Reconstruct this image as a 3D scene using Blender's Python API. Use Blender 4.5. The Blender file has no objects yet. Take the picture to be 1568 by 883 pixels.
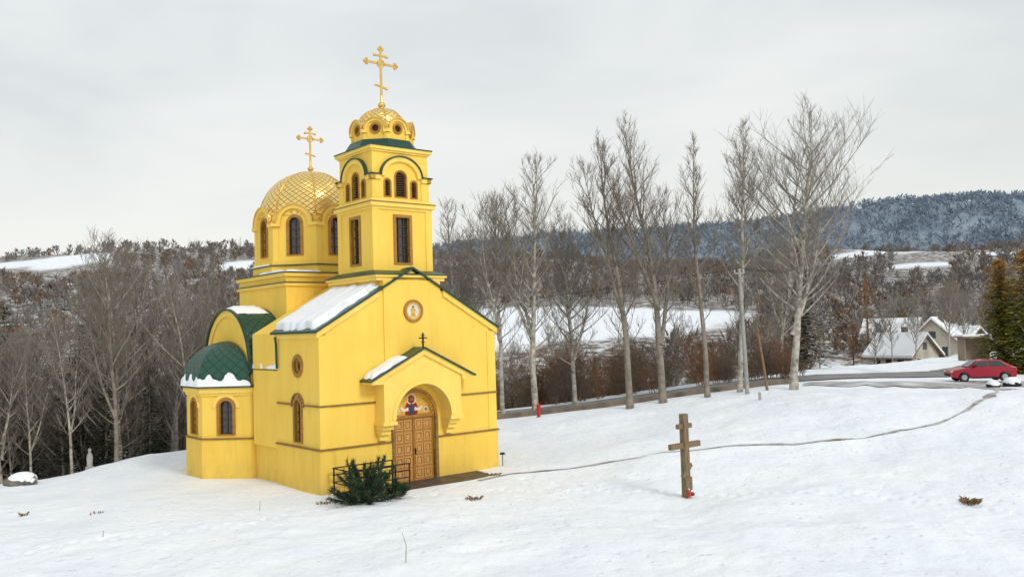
import bpy, bmesh, math, random
import numpy as np
from mathutils import Matrix, Vector
S=bpy.context.scene
R=random.Random(7)
rng=np.random.default_rng(5)
# ------------------------------------------------------------------ materials
def nodes(name):
    m=bpy.data.materials.new(name);m.use_nodes=True
    nt=m.node_tree
    return m,nt,nt.nodes['Principled BSDF']
def mat(name,col,rough=.8,metal=0,nscale=3,namt=.15,bump=0,bscale=40,col2=None,stretch=None,spec=.3):
    m,nt,b=nodes(name)
    tc=nt.nodes.new('ShaderNodeTexCoord');mp=nt.nodes.new('ShaderNodeMapping')
    nt.links.new(tc.outputs['Object'],mp.inputs[0])
    if stretch: mp.inputs['Scale'].default_value=stretch
    n=nt.nodes.new('ShaderNodeTexNoise');n.inputs['Scale'].default_value=nscale;n.inputs['Detail'].default_value=6
    nt.links.new(mp.outputs[0],n.inputs['Vector'])
    mx=nt.nodes.new('ShaderNodeMix');mx.data_type='RGBA'
    c2=col2 if col2 else tuple(c*(1-namt*2) for c in col)
    mx.inputs[6].default_value=(*col,1);mx.inputs[7].default_value=(*c2,1)
    rp=nt.nodes.new('ShaderNodeMapRange');rp.inputs[1].default_value=.35;rp.inputs[2].default_value=.7
    nt.links.new(n.outputs[0],rp.inputs[0]);nt.links.new(rp.outputs[0],mx.inputs[0])
    nt.links.new(mx.outputs[2],b.inputs['Base Color'])
    b.inputs['Roughness'].default_value=rough;b.inputs['Metallic'].default_value=metal
    b.inputs['Specular IOR Level'].default_value=spec
    if bump:
        n2=nt.nodes.new('ShaderNodeTexNoise');n2.inputs['Scale'].default_value=bscale;n2.inputs['Detail'].default_value=4
        nt.links.new(tc.outputs['Object'],n2.inputs['Vector'])
        bp=nt.nodes.new('ShaderNodeBump');bp.inputs['Strength'].default_value=bump;bp.inputs['Distance'].default_value=.02
        nt.links.new(n2.outputs[0],bp.inputs['Height']);nt.links.new(bp.outputs[0],b.inputs['Normal'])
    return m
def plaster(name,col,dirt,seed=0):
    m,nt,b=nodes(name)
    tc=nt.nodes.new('ShaderNodeTexCoord')
    def nz(scale,detail,st):
        mp=nt.nodes.new('ShaderNodeMapping');mp.inputs['Scale'].default_value=st;mp.inputs['Location'].default_value=(seed,seed,0);nt.links.new(tc.outputs['Object'],mp.inputs[0])
        n=nt.nodes.new('ShaderNodeTexNoise');n.inputs['Scale'].default_value=scale;n.inputs['Detail'].default_value=detail;n.inputs['Roughness'].default_value=.6;nt.links.new(mp.outputs[0],n.inputs['Vector']);return n.outputs[0]
    def mr_(v,a,c,t0=0,t1=1):
        r=nt.nodes.new('ShaderNodeMapRange');r.inputs[1].default_value=a;r.inputs[2].default_value=c;r.inputs[3].default_value=t0;r.inputs[4].default_value=t1;nt.links.new(v,r.inputs[0]);return r.outputs[0]
    def mixc_(f,c1,c2):
        x=nt.nodes.new('ShaderNodeMix');x.data_type='RGBA';nt.links.new(f,x.inputs[0])
        for c,i in ((c1,6),(c2,7)):
            if isinstance(c,tuple): x.inputs[i].default_value=(*c,1)
            else: nt.links.new(c,x.inputs[i])
        return x.outputs[2]
    c=mixc_(mr_(nz(.9,6,(1,1,.5)),.3,.7),col,(col[0]*.93,col[1]*.87,col[2]*.8))
    c=mixc_(mr_(nz(1.0,5,(4,4,.4)),.54,.85,0,dirt),c,(.50,.31,.07))
    sp=nt.nodes.new('ShaderNodeSeparateXYZ');nt.links.new(tc.outputs['Object'],sp.inputs[0])
    mm=nt.nodes.new('ShaderNodeMath');mm.operation='MULTIPLY';nt.links.new(mr_(sp.outputs[2],.95,-.1,0,.6),mm.inputs[0]);nt.links.new(mr_(nz(2.2,5,(1,1,.6)),.3,.65),mm.inputs[1])
    c=mixc_(mm.outputs[0],c,(.50,.36,.12))
    nt.links.new(c,b.inputs['Base Color']);b.inputs['Roughness'].default_value=.88;b.inputs['Specular IOR Level'].default_value=.2
    bp=nt.nodes.new('ShaderNodeBump');bp.inputs['Strength'].default_value=.25;bp.inputs['Distance'].default_value=.02;nt.links.new(nz(55,4,(1,1,1)),bp.inputs['Height']);nt.links.new(bp.outputs[0],b.inputs['Normal'])
    return m
def scales(name,col,line,rough,metal):
    m,nt,b=nodes(name)
    uv=nt.nodes.new('ShaderNodeUVMap');sp=nt.nodes.new('ShaderNodeSeparateXYZ');nt.links.new(uv.outputs[0],sp.inputs[0])
    def M(op,a,bv=None):
        n=nt.nodes.new('ShaderNodeMath');n.operation=op
        for i,v in enumerate((a,bv)):
            if v is None: continue
            if isinstance(v,(int,float)): n.inputs[i].default_value=v
            else: nt.links.new(v,n.inputs[i])
        return n.outputs[0]
    fa=M('ABSOLUTE',M('SUBTRACT',M('FRACT',M('ADD',sp.outputs[0],sp.outputs[1])),.5))
    fb=M('ABSOLUTE',M('SUBTRACT',M('FRACT',M('SUBTRACT',sp.outputs[0],sp.outputs[1])),.5))
    mxx=M('MAXIMUM',fa,fb)
    rp=nt.nodes.new('ShaderNodeMapRange');rp.inputs[1].default_value=.38;rp.inputs[2].default_value=.48;nt.links.new(mxx,rp.inputs[0])
    mx=nt.nodes.new('ShaderNodeMix');mx.data_type='RGBA';mx.inputs[6].default_value=(*col,1);mx.inputs[7].default_value=(*line,1)
    nt.links.new(rp.outputs[0],mx.inputs[0]);nt.links.new(mx.outputs[2],b.inputs['Base Color'])
    fr=M('FRACT',M('SUBTRACT',sp.outputs[1],sp.outputs[0]))
    hh=M('SUBTRACT',M('ADD',M('FRACT',M('ADD',sp.outputs[0],sp.outputs[1])),fr),M('MULTIPLY',rp.outputs[0],.6))
    bp=nt.nodes.new('ShaderNodeBump');bp.inputs['Strength'].default_value=.5;bp.inputs['Distance'].default_value=.05
    nt.links.new(hh,bp.inputs['Height']);nt.links.new(bp.outputs[0],b.inputs['Normal'])
    b.inputs['Roughness'].default_value=rough;b.inputs['Metallic'].default_value=metal
    return m
YEL=plaster('yellow_plaster',(.93,.65,.12),.30)
YEL2=plaster('yellow_trim_plaster',(.95,.69,.16),.26,3)
PLIN=plaster('plinth_plaster',(.90,.62,.11),.55,7)
OCH=mat('ledge_tile',(.30,.17,.05),.6,0,6,.2)
GREEN=mat('green_sheet',(.008,.055,.035),.35,0,5,.15,spec=.5)
GSC=scales('green_scales',(.012,.075,.046),(.004,.03,.02),.4,0)
GOLD=mat('gold_leaf',(.85,.56,.17),.28,.85,4,.08)
GOSC=scales('gold_scales',(.98,.70,.24),(.34,.18,.03),.27,.7)
SNOW=mat('snow',(.90,.92,.95),.7,0,4,.02,.4,12)
WOOD=mat('door_wood',(.50,.23,.05),.5,0,3,.2,.2,30,stretch=(6,6,1))
WOODP=mat('door_panel_wood',(.62,.33,.10),.5,0,4,.15,stretch=(6,6,1))
FRAME=mat('window_frame_brown',(.42,.20,.035),.5,0,4,.15)
FRAMED=mat('window_muntin',(.10,.05,.025),.5,0,4,.15)
GLASS=mat('window_glass',(.03,.035,.04),.08,0,2,.2,spec=.9)
METAL=mat('black_metal',(.02,.02,.022),.4,.3,4,.1)
CONC=mat('wet_concrete',(.10,.085,.075),.5,0,1.5,.3,.3,30)
RED=mat('icon_red',(.30,.03,.02),.6,0,4,.15)
BLU=mat('icon_blue',(.05,.07,.16),.6,0,4,.15)
WHT=mat('icon_white',(.75,.72,.62),.6,0,8,.1)
ICG=mat('icon_gold',(.80,.48,.08),.5,.2,8,.15)
SKIN=mat('icon_skin',(.35,.17,.08),.6)
OLDW=mat('weathered_wood',(.27,.185,.11),.85,0,5,.3,.6,25,stretch=(5,5,.6))
BARK=mat('tree_bark',(.30,.26,.215),.9,0,2.5,.25,.5,15)
BARKL=mat('pale_bark',(.54,.50,.43),.9,0,3,.35,.5,15,col2=(.16,.14,.12))
TWIG=mat('twigs',(.225,.185,.145),.9,0,2,.1)
TWIGG=mat('twigs_grey',(.29,.255,.215),.9,0,2,.1)
SHR=mat('shrub_twigs',(.24,.125,.07),.9,0,.8,.2)
SHR2=mat('shrub_twigs_dull',(.19,.145,.11),.9,0,.8,.2)
SHR3=mat('shrub_dry_leaves',(.36,.17,.06),.9,0,.8,.25)
FAR1_HAZE=mat('far_forest',(.225,.195,.18),.95,0,.05,.2)  # bark tone lightened: distance haze painted into the hillside trees
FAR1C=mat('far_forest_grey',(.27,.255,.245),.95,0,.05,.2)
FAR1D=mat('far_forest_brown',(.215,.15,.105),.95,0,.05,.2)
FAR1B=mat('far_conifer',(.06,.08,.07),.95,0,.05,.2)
FAR2_HAZE=mat('mountain_forest',(.255,.315,.385),.95,0,.01,.12)  # bluish grey is aerial haze put into the base colour
FAR2B_HAZE=mat('mountain_conifer',(.19,.245,.30),.95,0,.01,.12)  # darker conifer tone, same haze tint painted in
CON=mat('spruce_needles',(.028,.045,.022),.9,0,1,.2)
CONY=mat('thuja_foliage',(.40,.35,.05),.9,0,1.2,.3,col2=(.10,.14,.025))
CONO=mat('thuja_orange',(.60,.33,.05),.9,0,1.2,.3)
LAR=mat('larch_needles',(.40,.19,.06),.9,0,1,.2)
PIN=mat('pine_needles',(.055,.10,.045),.8,0,3,.3)
STR=mat('dry_grass',(.27,.18,.08),.9,0,6,.2)
ASPH=mat('asphalt',(.17,.165,.16),.6,0,.6,.2,.3,30,col2=(.27,.265,.26))
SLUSH=mat('slush',(.26,.245,.225),.6,0,.5,.2,.5,8,col2=(.72,.73,.75))
MUD=mat('path_mud',(.20,.17,.13),.7,0,1.3,.3,.5,8,col2=(.62,.62,.62))
CARR=mat('car_red',(.36,.010,.03),.25,.1,1,.02,spec=.6)
BLK=mat('rubber',(.02,.02,.02),.7)
GRYM=mat('silver_metal',(.5,.5,.52),.35,.7)
LAMP=mat('lamp_glass',(.7,.68,.62),.2)
HW=mat('house_render',(.62,.57,.47),.9,0,.6,.1)
HW2=mat('house_wood',(.30,.23,.17),.9,0,.6,.2)
ROCK=mat('rock',(.22,.19,.15),.9,0,2,.3,.5,8)
# ------------------------------------------------------------------ helpers
def link(o,parent=None):
    S.collection.objects.link(o)
    if parent: o.parent=parent
    return o
def mk(name,V,F,mats,parent=None,mi=None,smooth=False,recalc=False,uv=None,linkit=True):
    me=bpy.data.meshes.new(name);me.from_pydata([tuple(v) for v in V],[],F)
    if not isinstance(mats,(list,tuple)): mats=[mats]
    for m in mats: me.materials.append(m)
    if mi is not None: me.polygons.foreach_set('material_index',mi)
    if uv is not None:
        l=me.uv_layers.new(name='UVMap');li=np.zeros(len(me.loops),dtype=np.int32);me.loops.foreach_get('vertex_index',li)
        l.data.foreach_set('uv',np.array(uv,dtype=np.float32)[li].ravel())
    if recalc:
        bm=bmesh.new();bm.from_mesh(me);bmesh.ops.recalc_face_normals(bm,faces=bm.faces);bm.to_mesh(me);bm.free()
    if smooth: me.polygons.foreach_set('use_smooth',[True]*len(me.polygons))
    me.update();o=bpy.data.objects.new(name,me)
    if linkit: link(o,parent)
    return o
def empty(name,loc=(0,0,0),rz=0):
    e=bpy.data.objects.new(name,None);e.location=loc;e.rotation_euler=(0,0,rz);e.empty_display_size=.5;link(e);return e
class Bk:
    def __init__(s): s.b={}
    def add(s,key,m,V,F):
        v,f,_=s.b.setdefault(key,([],[],m));n=len(v)
        v.extend([tuple(p) for p in V]);f.extend([tuple(i+n for i in q) for q in F])
    def flush(s,parent):
        for k,(v,f,m) in s.b.items(): mk(k,v,f,m,parent,recalc=True)
        s.b={}
def boxvf(x0,x1,y0,y1,z0,z1):
    V=[(x,y,z) for z in (z0,z1) for x,y in ((x0,y0),(x1,y0),(x1,y1),(x0,y1))]
    return V,[(0,3,2,1),(4,5,6,7),(0,1,5,4),(1,2,6,5),(2,3,7,6),(3,0,4,7)]
def extvf(poly,y0,y1,M):
    n=len(poly)
    V=[M@Vector((x,y0,z)) for x,z in poly]+[M@Vector((x,y1,z)) for x,z in poly]
    F=[tuple(range(n)),tuple(range(2*n-1,n-1,-1))]+[(i,(i+1)%n,n+(i+1)%n,n+i) for i in range(n)]
    return V,F
def prismvf(poly,z0,z1):
    n=len(poly);V=[(x,y,z0) for x,y in poly]+[(x,y,z1) for x,y in poly]
    return V,[tuple(range(n)),tuple(range(2*n-1,n-1,-1))]+[(i,(i+1)%n,n+(i+1)%n,n+i) for i in range(n)]
def frustvf(p0,z0,p1,z1):
    n=len(p0);V=[(x,y,z0) for x,y in p0]+[(x,y,z1) for x,y in p1]
    return V,[tuple(range(n)),tuple(range(2*n-1,n-1,-1))]+[(i,(i+1)%n,n+(i+1)%n,n+i) for i in range(n)]
def frame(o,ang):
    out=Vector((math.cos(ang),math.sin(ang),0));x=Vector((-math.sin(ang),math.cos(ang),0))
    return Matrix(((x[0],out[0],0,o[0]),(x[1],out[1],0,o[1]),(0,0,1,0),(0,0,0,1)))
def arc(cx,cz,r,a0,a1,n=18,rz=None):
    rz=r if rz is None else rz
    return [(cx+r*math.cos(a0+(a1-a0)*i/n),cz+rz*math.sin(a0+(a1-a0)*i/n)) for i in range(n+1)]
def archp(cx,hw,z0,zs): return [(cx-hw,z0),(cx+hw,z0)]+arc(cx,zs,hw,0,math.pi)
def ringp(outer,inner,y0,y1,M):
    n=len(outer);V=[]
    for y in (y0,y1):
        for P in (outer,inner): V+= [M@Vector((x,y,z)) for x,z in P]
    F=[]
    for i in range(n):
        j=(i+1)%n
        F+=[(i,j,n+j,n+i),(2*n+i,3*n+i,3*n+j,2*n+j),(i,2*n+i,2*n+j,j),(n+i,n+j,3*n+j,3*n+i)]
    return V,F
def sphvf(c,r,n=10,m=6,sz=1):
    V=[(c[0],c[1],c[2]+r*sz)];F=[]
    for j in range(1,m):
        t=math.pi*j/m
        for i in range(n): V.append((c[0]+r*math.sin(t)*math.cos(2*math.pi*i/n),c[1]+r*math.sin(t)*math.sin(2*math.pi*i/n),c[2]+r*sz*math.cos(t)))
    V.append((c[0],c[1],c[2]-r*sz));L=len(V)-1
    for i in range(n):
        j=(i+1)%n;F.append((0,1+i,1+j));F.append((L,L-n+j,L-n+i))
        for k in range(m-2): a=1+k*n;F.append((a+i,a+n+i,a+n+j,a+j))
    return V,F
def tubevf(pts,rad,k=6,cap=True):
    V=[];F=[];n=len(pts);pts=[Vector(p) for p in pts]
    for i,p in enumerate(pts):
        d=(pts[min(i+1,n-1)]-pts[max(i-1,0)]).normalized()
        a=d.cross(Vector((0,0,1)) if abs(d.z)<.9 else Vector((1,0,0))).normalized();b=d.cross(a)
        r=rad[i] if hasattr(rad,'__len__') else rad
        for j in range(k):
            t=2*math.pi*j/k;V.append(p+a*(r*math.cos(t))+b*(r*math.sin(t)))
    for i in range(n-1):
        for j in range(k): F.append((i*k+j,i*k+(j+1)%k,(i+1)*k+(j+1)%k,(i+1)*k+j))
    if cap: F.append(tuple(range(k)));F.append(tuple(range(n*k-1,(n-1)*k-1,-1)))
    return V,F
def offset(path,d,closed=False):
    n=len(path);o=[]
    for i in range(n):
        p=Vector(path[i]);a=Vector(path[i-1]) if (i>0 or closed) else None;b=Vector(path[(i+1)%n]) if (i<n-1 or closed) else None
        ns=[]
        if a is not None: t=(p-a).normalized();ns.append(Vector((t.y,-t.x)))
        if b is not None: t=(b-p).normalized();ns.append(Vector((t.y,-t.x)))
        if len(ns)==2:
            m=(ns[0]+ns[1]);m=m/max(m.length_squared,1e-6)*2;o.append(tuple(p+m*d))
        else: o.append(tuple(p+ns[0]*d))
    return o
def vnoise(x,y,seed=0):
    x=np.asarray(x,float);y=np.asarray(y,float)
    xi=np.floor(x).astype(np.int64);yi=np.floor(y).astype(np.int64);fx=x-xi;fy=y-yi
    def hsh(a,b):
        h=(a*374761393+b*668265263+seed*974634777)&0xffffffff
        h=((h^(h>>13))*1274126177)&0xffffffff
        return ((h^(h>>16))&0xffff)/65535.
    u=fx*fx*(3-2*fx);v=fy*fy*(3-2*fy)
    return (hsh(xi,yi)*(1-u)+hsh(xi+1,yi)*u)*(1-v)+(hsh(xi,yi+1)*(1-u)+hsh(xi+1,yi+1)*u)*v
def sst(t): t=np.clip(t,0,1);return t*t*(3-2*t)
# ------------------------------------------------------------------ terrain
def yc(X): return np.interp(X,[-200,-60,-25,-1,20,35,60,120,300],[10,25,41,66,70,88,112,150,160])
def H(X,Y,fine=True):
    X=np.asarray(X,float);Y=np.asarray(Y,float)
    pl=1.8*sst((X+5)/27)*sst((Y-25)/25)-.35*sst((X-24)/12)*sst((Y-50)/12)+4.6*np.clip((22-Y)/22,0,1)**1.6
    pl=pl-0.5*sst((-X-14)/14)*sst((Y-28)/14)
    if fine:
        k=1-.85*sst((Y-56)/4)*sst((80-Y)/6)
        ch=np.hypot(X+9,Y-41);k=k*(.25+.75*sst((ch-8)/7))
        u=X*.8+Y*.6;v=-X*.6+Y*.8
        pl=pl+k*(.50*(vnoise(u/7,v/7,1)-.5)+.25*(vnoise(v/2.3,u/2.9,2)-.5)+.08*(vnoise(u/.9,v/.8,3)-.5)+.028*(vnoise(X/.33,Y/.33,4)-.5))
        for (x0,y0),(x1,y1) in (((-1.5,34.2),(12,30)),((-3,33.0),(-9,29)),((0,35.8),(6,31.8)),((12,30),(20,24)),((-9,29),(-20,24))):
            L=math.hypot(x1-x0,y1-y0);ux,uy=(x1-x0)/L,(y1-y0)/L;s=(X-x0)*ux+(Y-y0)*uy;t=-(X-x0)*uy+(Y-y0)*ux
            ms=(s>0)&(s<L);ph=np.floor(s/.38);side=np.where(ph%2==0,.14,-.14);ds=(s/.38-ph-.5)*.38
            pl=pl-np.where(ms,.075*np.exp(-(((t-side+.1*np.sin(s*.7))/.13)**2+(ds/.14)**2)),0)
    hx=np.interp(X,[-250,-150,-50,50,110,180,260],[1.10,1.06,.90,.80,.76,.90,.90])
    hl=np.interp(Y,[60,110,150,200,300,400,480,560,700,1000],[-7,-7,3,11,24,40,52,50,30,24])
    hl=np.where(hl>0,hl*hx,hl)
    far=sst((Y-900)/600)*np.interp(X/np.maximum(Y,1),[-.8,-.3,.05,.20,.32,.42,.52,.62,.9],[70,90,134,146,158,180,188,186,160])
    far=far*(1-.3*sst((Y-1500)/1400))
    hl=hl+far+sst((Y-130)/200)*(8*(vnoise(X/90,Y/90,5)-.5)+3*(vnoise(X/30,Y/30,6)-.5))+sst((Y-900)/500)*24*(vnoise(X/260,Y/400,7)-.5)
    m=sst((Y-yc(X))/26)
    return pl*(1-m)+hl*m
FL=((-228,425,27,34),(10,186,42,26),(-15,160,20,10),(206,425,40,50),(-128,400,8,16),(56,122,22,13),(150,320,12,10),(-170,330,9,10))
def fields(X,Y,jit=1):
    f=0
    w=jit*(.5*(vnoise(X/14,Y/14,11)-.5)+.25*(vnoise(X/5,Y/5,12)-.5))
    for cx,cy,rx,ry in FL:
        f=np.maximum(f,sst((1.15-np.hypot((X-cx)/rx,(Y-cy)/ry)+w)*4))
    return f
def woods(X,Y): return sst((Y-yc(X)-1)/5)*(1-fields(X,Y))
bear=np.unique(np.concatenate([np.linspace(-math.pi,-.72,40),np.linspace(-.72,.72,760),np.linspace(.72,math.pi,40)]))
rad=np.concatenate([[.5,2,5,8,11],np.exp(np.linspace(math.log(13.5),math.log(75),420)),np.exp(np.linspace(math.log(76),math.log(3200),180))])
B,RR=np.meshgrid(bear,rad);X=(RR*np.sin(B));Y=(RR*np.cos(B))
Z=H(X,Y)
V=np.stack([X.ravel(),Y.ravel(),Z.ravel()],1);nb=len(bear);nr=len(rad)
i,j=np.meshgrid(np.arange(nr-1),np.arange(nb-1),indexing='ij');a=(i*nb+j).ravel()
F=np.stack([a,a+nb,a+nb+1,a+1],1)
me=bpy.data.meshes.new('ground');me.vertices.add(len(V));me.vertices.foreach_set('co',V.astype(np.float32).ravel())
me.loops.add(F.size);me.loops.foreach_set('vertex_index',F.astype(np.int32).ravel())
me.polygons.add(len(F));me.polygons.foreach_set('loop_start',np.arange(0,F.size,4,dtype=np.int32));me.polygons.foreach_set('use_smooth',np.ones(len(F),dtype=bool))
me.update(calc_edges=True)
ca=me.color_attributes.new('cover','FLOAT_COLOR','POINT')
wd=woods(X,Y).ravel();fr=sst((Y-650)/250).ravel()  # fr: mask that fades far ground to its painted haze colour
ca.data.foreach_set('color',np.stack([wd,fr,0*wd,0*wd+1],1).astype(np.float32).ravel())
g=bpy.data.objects.new('ground',me);link(g)
m,nt,b=nodes('snowy_ground')
at=nt.nodes.new('ShaderNodeAttribute');at.attribute_name='cover';sx=nt.nodes.new('ShaderNodeSeparateColor');nt.links.new(at.outputs['Color'],sx.inputs[0])
tc=nt.nodes.new('ShaderNodeTexCoord')
def noise(scale,detail=5,rough=.5):
    n=nt.nodes.new('ShaderNodeTexNoise');n.inputs['Scale'].default_value=scale;n.inputs['Detail'].default_value=detail;n.inputs['Roughness'].default_value=rough;nt.links.new(tc.outputs['Object'],n.inputs['Vector']);return n.outputs[0]
def mixc(f,c1,c2):
    x=nt.nodes.new('ShaderNodeMix');x.data_type='RGBA'
    nt.links.new(f,x.inputs[0])
    for c,i in ((c1,6),(c2,7)):
        if isinstance(c,tuple): x.inputs[i].default_value=(*c,1)
        else: nt.links.new(c,x.inputs[i])
    return x.outputs[2]
def mr(v,a,bb):
    r=nt.nodes.new('ShaderNodeMapRange');r.inputs[1].default_value=a;r.inputs[2].default_value=bb;nt.links.new(v,r.inputs[0]);return r.outputs[0]
snowc=mixc(mr(noise(.35,7,.6),.35,.65),(.90,.925,.955),(.82,.865,.93))
floor=mixc(mr(noise(.5,8,.7),.46,.60),(.12,.09,.065),(.64,.65,.67))
c=mixc(sx.outputs[0],snowc,floor)
mt=mixc(mr(noise(.02,8,.7),.4,.6),(.21,.27,.34),(.29,.345,.41))  # mountain ground colour with blue distance haze painted in
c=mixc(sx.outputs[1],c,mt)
nt.links.new(c,b.inputs['Base Color']);b.inputs['Roughness'].default_value=.7;b.inputs['Specular IOR Level'].default_value=.25
b1=nt.nodes.new('ShaderNodeBump');b1.inputs['Strength'].default_value=.8;b1.inputs['Distance'].default_value=.16;nt.links.new(noise(1.6,8,.6),b1.inputs['Height'])
vo=nt.nodes.new('ShaderNodeTexVoronoi');vo.inputs['Scale'].default_value=2.1;nt.links.new(tc.outputs['Object'],vo.inputs['Vector'])
mm=nt.nodes.new('ShaderNodeMath');mm.operation='MAXIMUM';nt.links.new(mr(vo.outputs['Distance'],.10,.24),mm.inputs[0]);nt.links.new(mr(noise(.25,2),.50,.44),mm.inputs[1])
b2=nt.nodes.new('ShaderNodeBump');b2.inputs['Strength'].default_value=.6;b2.inputs['Distance'].default_value=.06;nt.links.new(mm.outputs[0],b2.inputs['Height']);nt.links.new(b1.outputs[0],b2.inputs['Normal'])
nt.links.new(b2.outputs[0],b.inputs['Normal'])
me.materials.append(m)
def hz(x,y): return float(H(x,y))
def ribbon(name,pts,width,off,mt,jit=0,seed=0,parent=None):
    P=[];n=len(pts)
    for i in range(n-1):
        p0=Vector(pts[max(i-1,0)]);p1=Vector(pts[i]);p2=Vector(pts[i+1]);p3=Vector(pts[min(i+2,n-1)])
        k=max(2,int((p2-p1).length/.4))
        for s in range(k):
            t=s/k;P.append(.5*((2*p1)+(p2-p0)*t+(2*p0-5*p1+4*p2-p3)*t*t+(3*p1-p0-3*p2+p3)*t**3))
    P.append(Vector(pts[-1]));V=[];F=[];m=10
    for i,p in enumerate(P):
        d=(P[min(i+1,len(P)-1)]-P[max(i-1,0)]).normalized();nn=Vector((d.y,-d.x))
        w=width(i/len(P)) if callable(width) else width
        wl=w*(.5+jit*(float(vnoise(i*.5,seed,1))-.5));wr=w*(.5+jit*(float(vnoise(i*.5,seed+9,2))-.5))
        for k in range(m+1):
            q=p+nn*(-wl+(wl+wr)*k/m);V.append((q.x,q.y,hz(q.x,q.y)+off))
    for i in range(len(P)-1):
        for k in range(m): a=i*(m+1)+k;F.append((a,a+1,a+m+2,a+m+1))
    return mk(name,V,F,mt,parent,smooth=True)
ribbon('road',[(-45,62),(-25,63.5),(-10,63),(0,62.5),(10,63),(20,65.2),(30,69.5),(45,77),(75,91),(120,106)],lambda t:4.6+4.4*sst((t-.36)*5),.07,ASPH,.06,1)
ribbon('parking_area',[(20,60.4),(25,58.8),(30,57.5),(36,57.5),(44,60.5),(60,68)],lambda t:2.2+4*math.sin(min(t*1.6,1)*1.6),.05,SLUSH,.6,2)
ribbon('footpath',[(-1.6,35.6),(0,36.8),(2.2,37.2),(4.5,37.7),(7.5,37.9),(10.4,38.5),(13.5,38.9),(16.6,39.6),(19.5,41),(21.9,43),(25,46),(28,50),(30,54)],lambda t:.16+1.5*max(0,t-.70)*3,.022,MUD,1.2,3)
V=[];F=[]
kp=[(-14,60.3),(-2,59.9),(6,59.8),(14,60.6),(20,61.8)]
for i in range(80):
    t=i/79*(len(kp)-1);a=min(int(t),len(kp)-2);f=t-a;x=kp[a][0]*(1-f)+kp[a+1][0]*f;y=kp[a][1]*(1-f)+kp[a+1][1]*f;z=hz(x,y)
    for dy,dz in ((0,-.3),(0,.32),(.25,.32),(.25,-.3)): V.append((x,y+dy,z+dz))
for i in range(79):
    for k in range(4): F.append((i*4+k,i*4+(k+1)%4,i*4+4+(k+1)%4,i*4+4+k))
mk('roadside_kerb',V,F,mat('kerb_stone',(.24,.19,.15),.9,0,1,.25))
# ------------------------------------------------------------------ church
CH=empty('orthodox_church',(-7.487,33.34,0),.6946)
W=8.6;uc=4.3;k=Bk()
FM=frame((0,0,0),-math.pi/2)
SM=frame((0,0,0),math.pi)
def cutter(cuts,V,F): cuts.append((V,F))
def solid(name,V,F,mt,cuts):
    o=mk(name,V,F,mt,CH,recalc=True)
    if cuts:
        tmp=[]
        for (v,f) in cuts:
            c_=mk('cut',v,f,mt,CH,recalc=True);tmp.append(c_)
            md=o.modifiers.new('b','BOOLEAN');md.operation='DIFFERENCE';md.object=c_;md.solver='EXACT'
        bpy.context.view_layer.update();dg=bpy.context.evaluated_depsgraph_get()
        nm=bpy.data.meshes.new_from_object(o.evaluated_get(dg));o.modifiers.clear();o.data=nm
        for c_ in tmp: bpy.data.objects.remove(c_,do_unlink=True)
    return o
def arch_window(cuts,M,cx,hw,z0,zt,depth=.2,fr=.09,fm=FRAME,proud=.05,bars=True,nm='window'):
    zs=zt-hw;cutter(cuts,*extvf(archp(cx,hw,z0,zs),-depth,.4,M))
    k.add(nm+'_glass',GLASS,*extvf(archp(cx,hw-.004,z0+.004,zs),-depth+.01,-depth+.04,M))
    k.add(nm+'_frames',fm,*ringp(archp(cx,hw+fr,z0-.02,zs),archp(cx,hw-.03,z0+.03,zs),-.08,proud,M))
    if bars:
        k.add(nm+'_muntins',FRAMED,*extvf([(cx-.02,z0),(cx+.02,z0),(cx+.02,zt),(cx-.02,zt)],-depth+.042,-depth+.09,M))
        nb_=max(2,int((zt-z0)/.38))
        for q in range(1,nb_):
            zz=z0+(zs+.05-z0)*q/nb_*1.05
            k.add(nm+'_muntins',FRAMED,*extvf([(cx-hw,zz-.018),(cx+hw,zz-.018),(cx+hw,zz+.018),(cx-hw,zz+.018)],-depth+.045,-depth+.085,M))
def mir(p): return (2*uc-p[0],p[1])
a0=.07;vm=8.89;a1=1.62
left=[(0,0),(0,3.7),(.2,3.7),(.2,6.38),(-a0,6.38),(-a1,7.94),(-a1,9.84),(-a0,11.4),(.2,11.4),(.2,12.6),(2.0,12.6),(2.6,14.2),(3.6,14.9)]
foot=left+[mir(p) for p in reversed(left)]
def off(path,d):
    o=offset(path,d,True)
    A=lambda P:abs(sum(P[i][0]*P[(i+1)%len(P)][1]-P[(i+1)%len(P)][0]*P[i][1] for i in range(len(P))))
    return o if (A(o)>A(path))==(d>0) else offset(path,-d,True)
doorcut=extvf([(3.29,-.3),(5.25,-.3)]+arc(4.27,2.68,.98,0,math.pi),-.28,.5,FM)
solid('plinth',*prismvf(off(foot,.045),-1.8,1.70),PLIN,[doorcut])
solid('plinth_ledge',*prismvf(off(foot,.10),1.70,1.765),OCH,[doorcut])
cuts=[doorcut]
arch_window(cuts,SM,-1.86,.31,1.9,3.62)
rc=(-1.80,4.93)
cutter(cuts,*extvf(arc(rc[0],rc[1],.34,0,2*math.pi,27)[:-1],-.2,.4,SM))
k.add('round_window_glass',GLASS,*extvf(arc(rc[0],rc[1],.336,0,2*math.pi,27)[:-1],-.19,-.16,SM))
k.add('round_window_frame',FRAME,*ringp(arc(rc[0],rc[1],.46,0,2*math.pi,28)[:-1],arc(rc[0],rc[1],.31,0,2*math.pi,28)[:-1],-.05,.06,SM))
solid('nave_walls',*extvf([(0,1.5),(W,1.5),(W,6.25),(uc,8.72),(0,6.25)],-6.2,0,FM),YEL,cuts)
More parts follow.
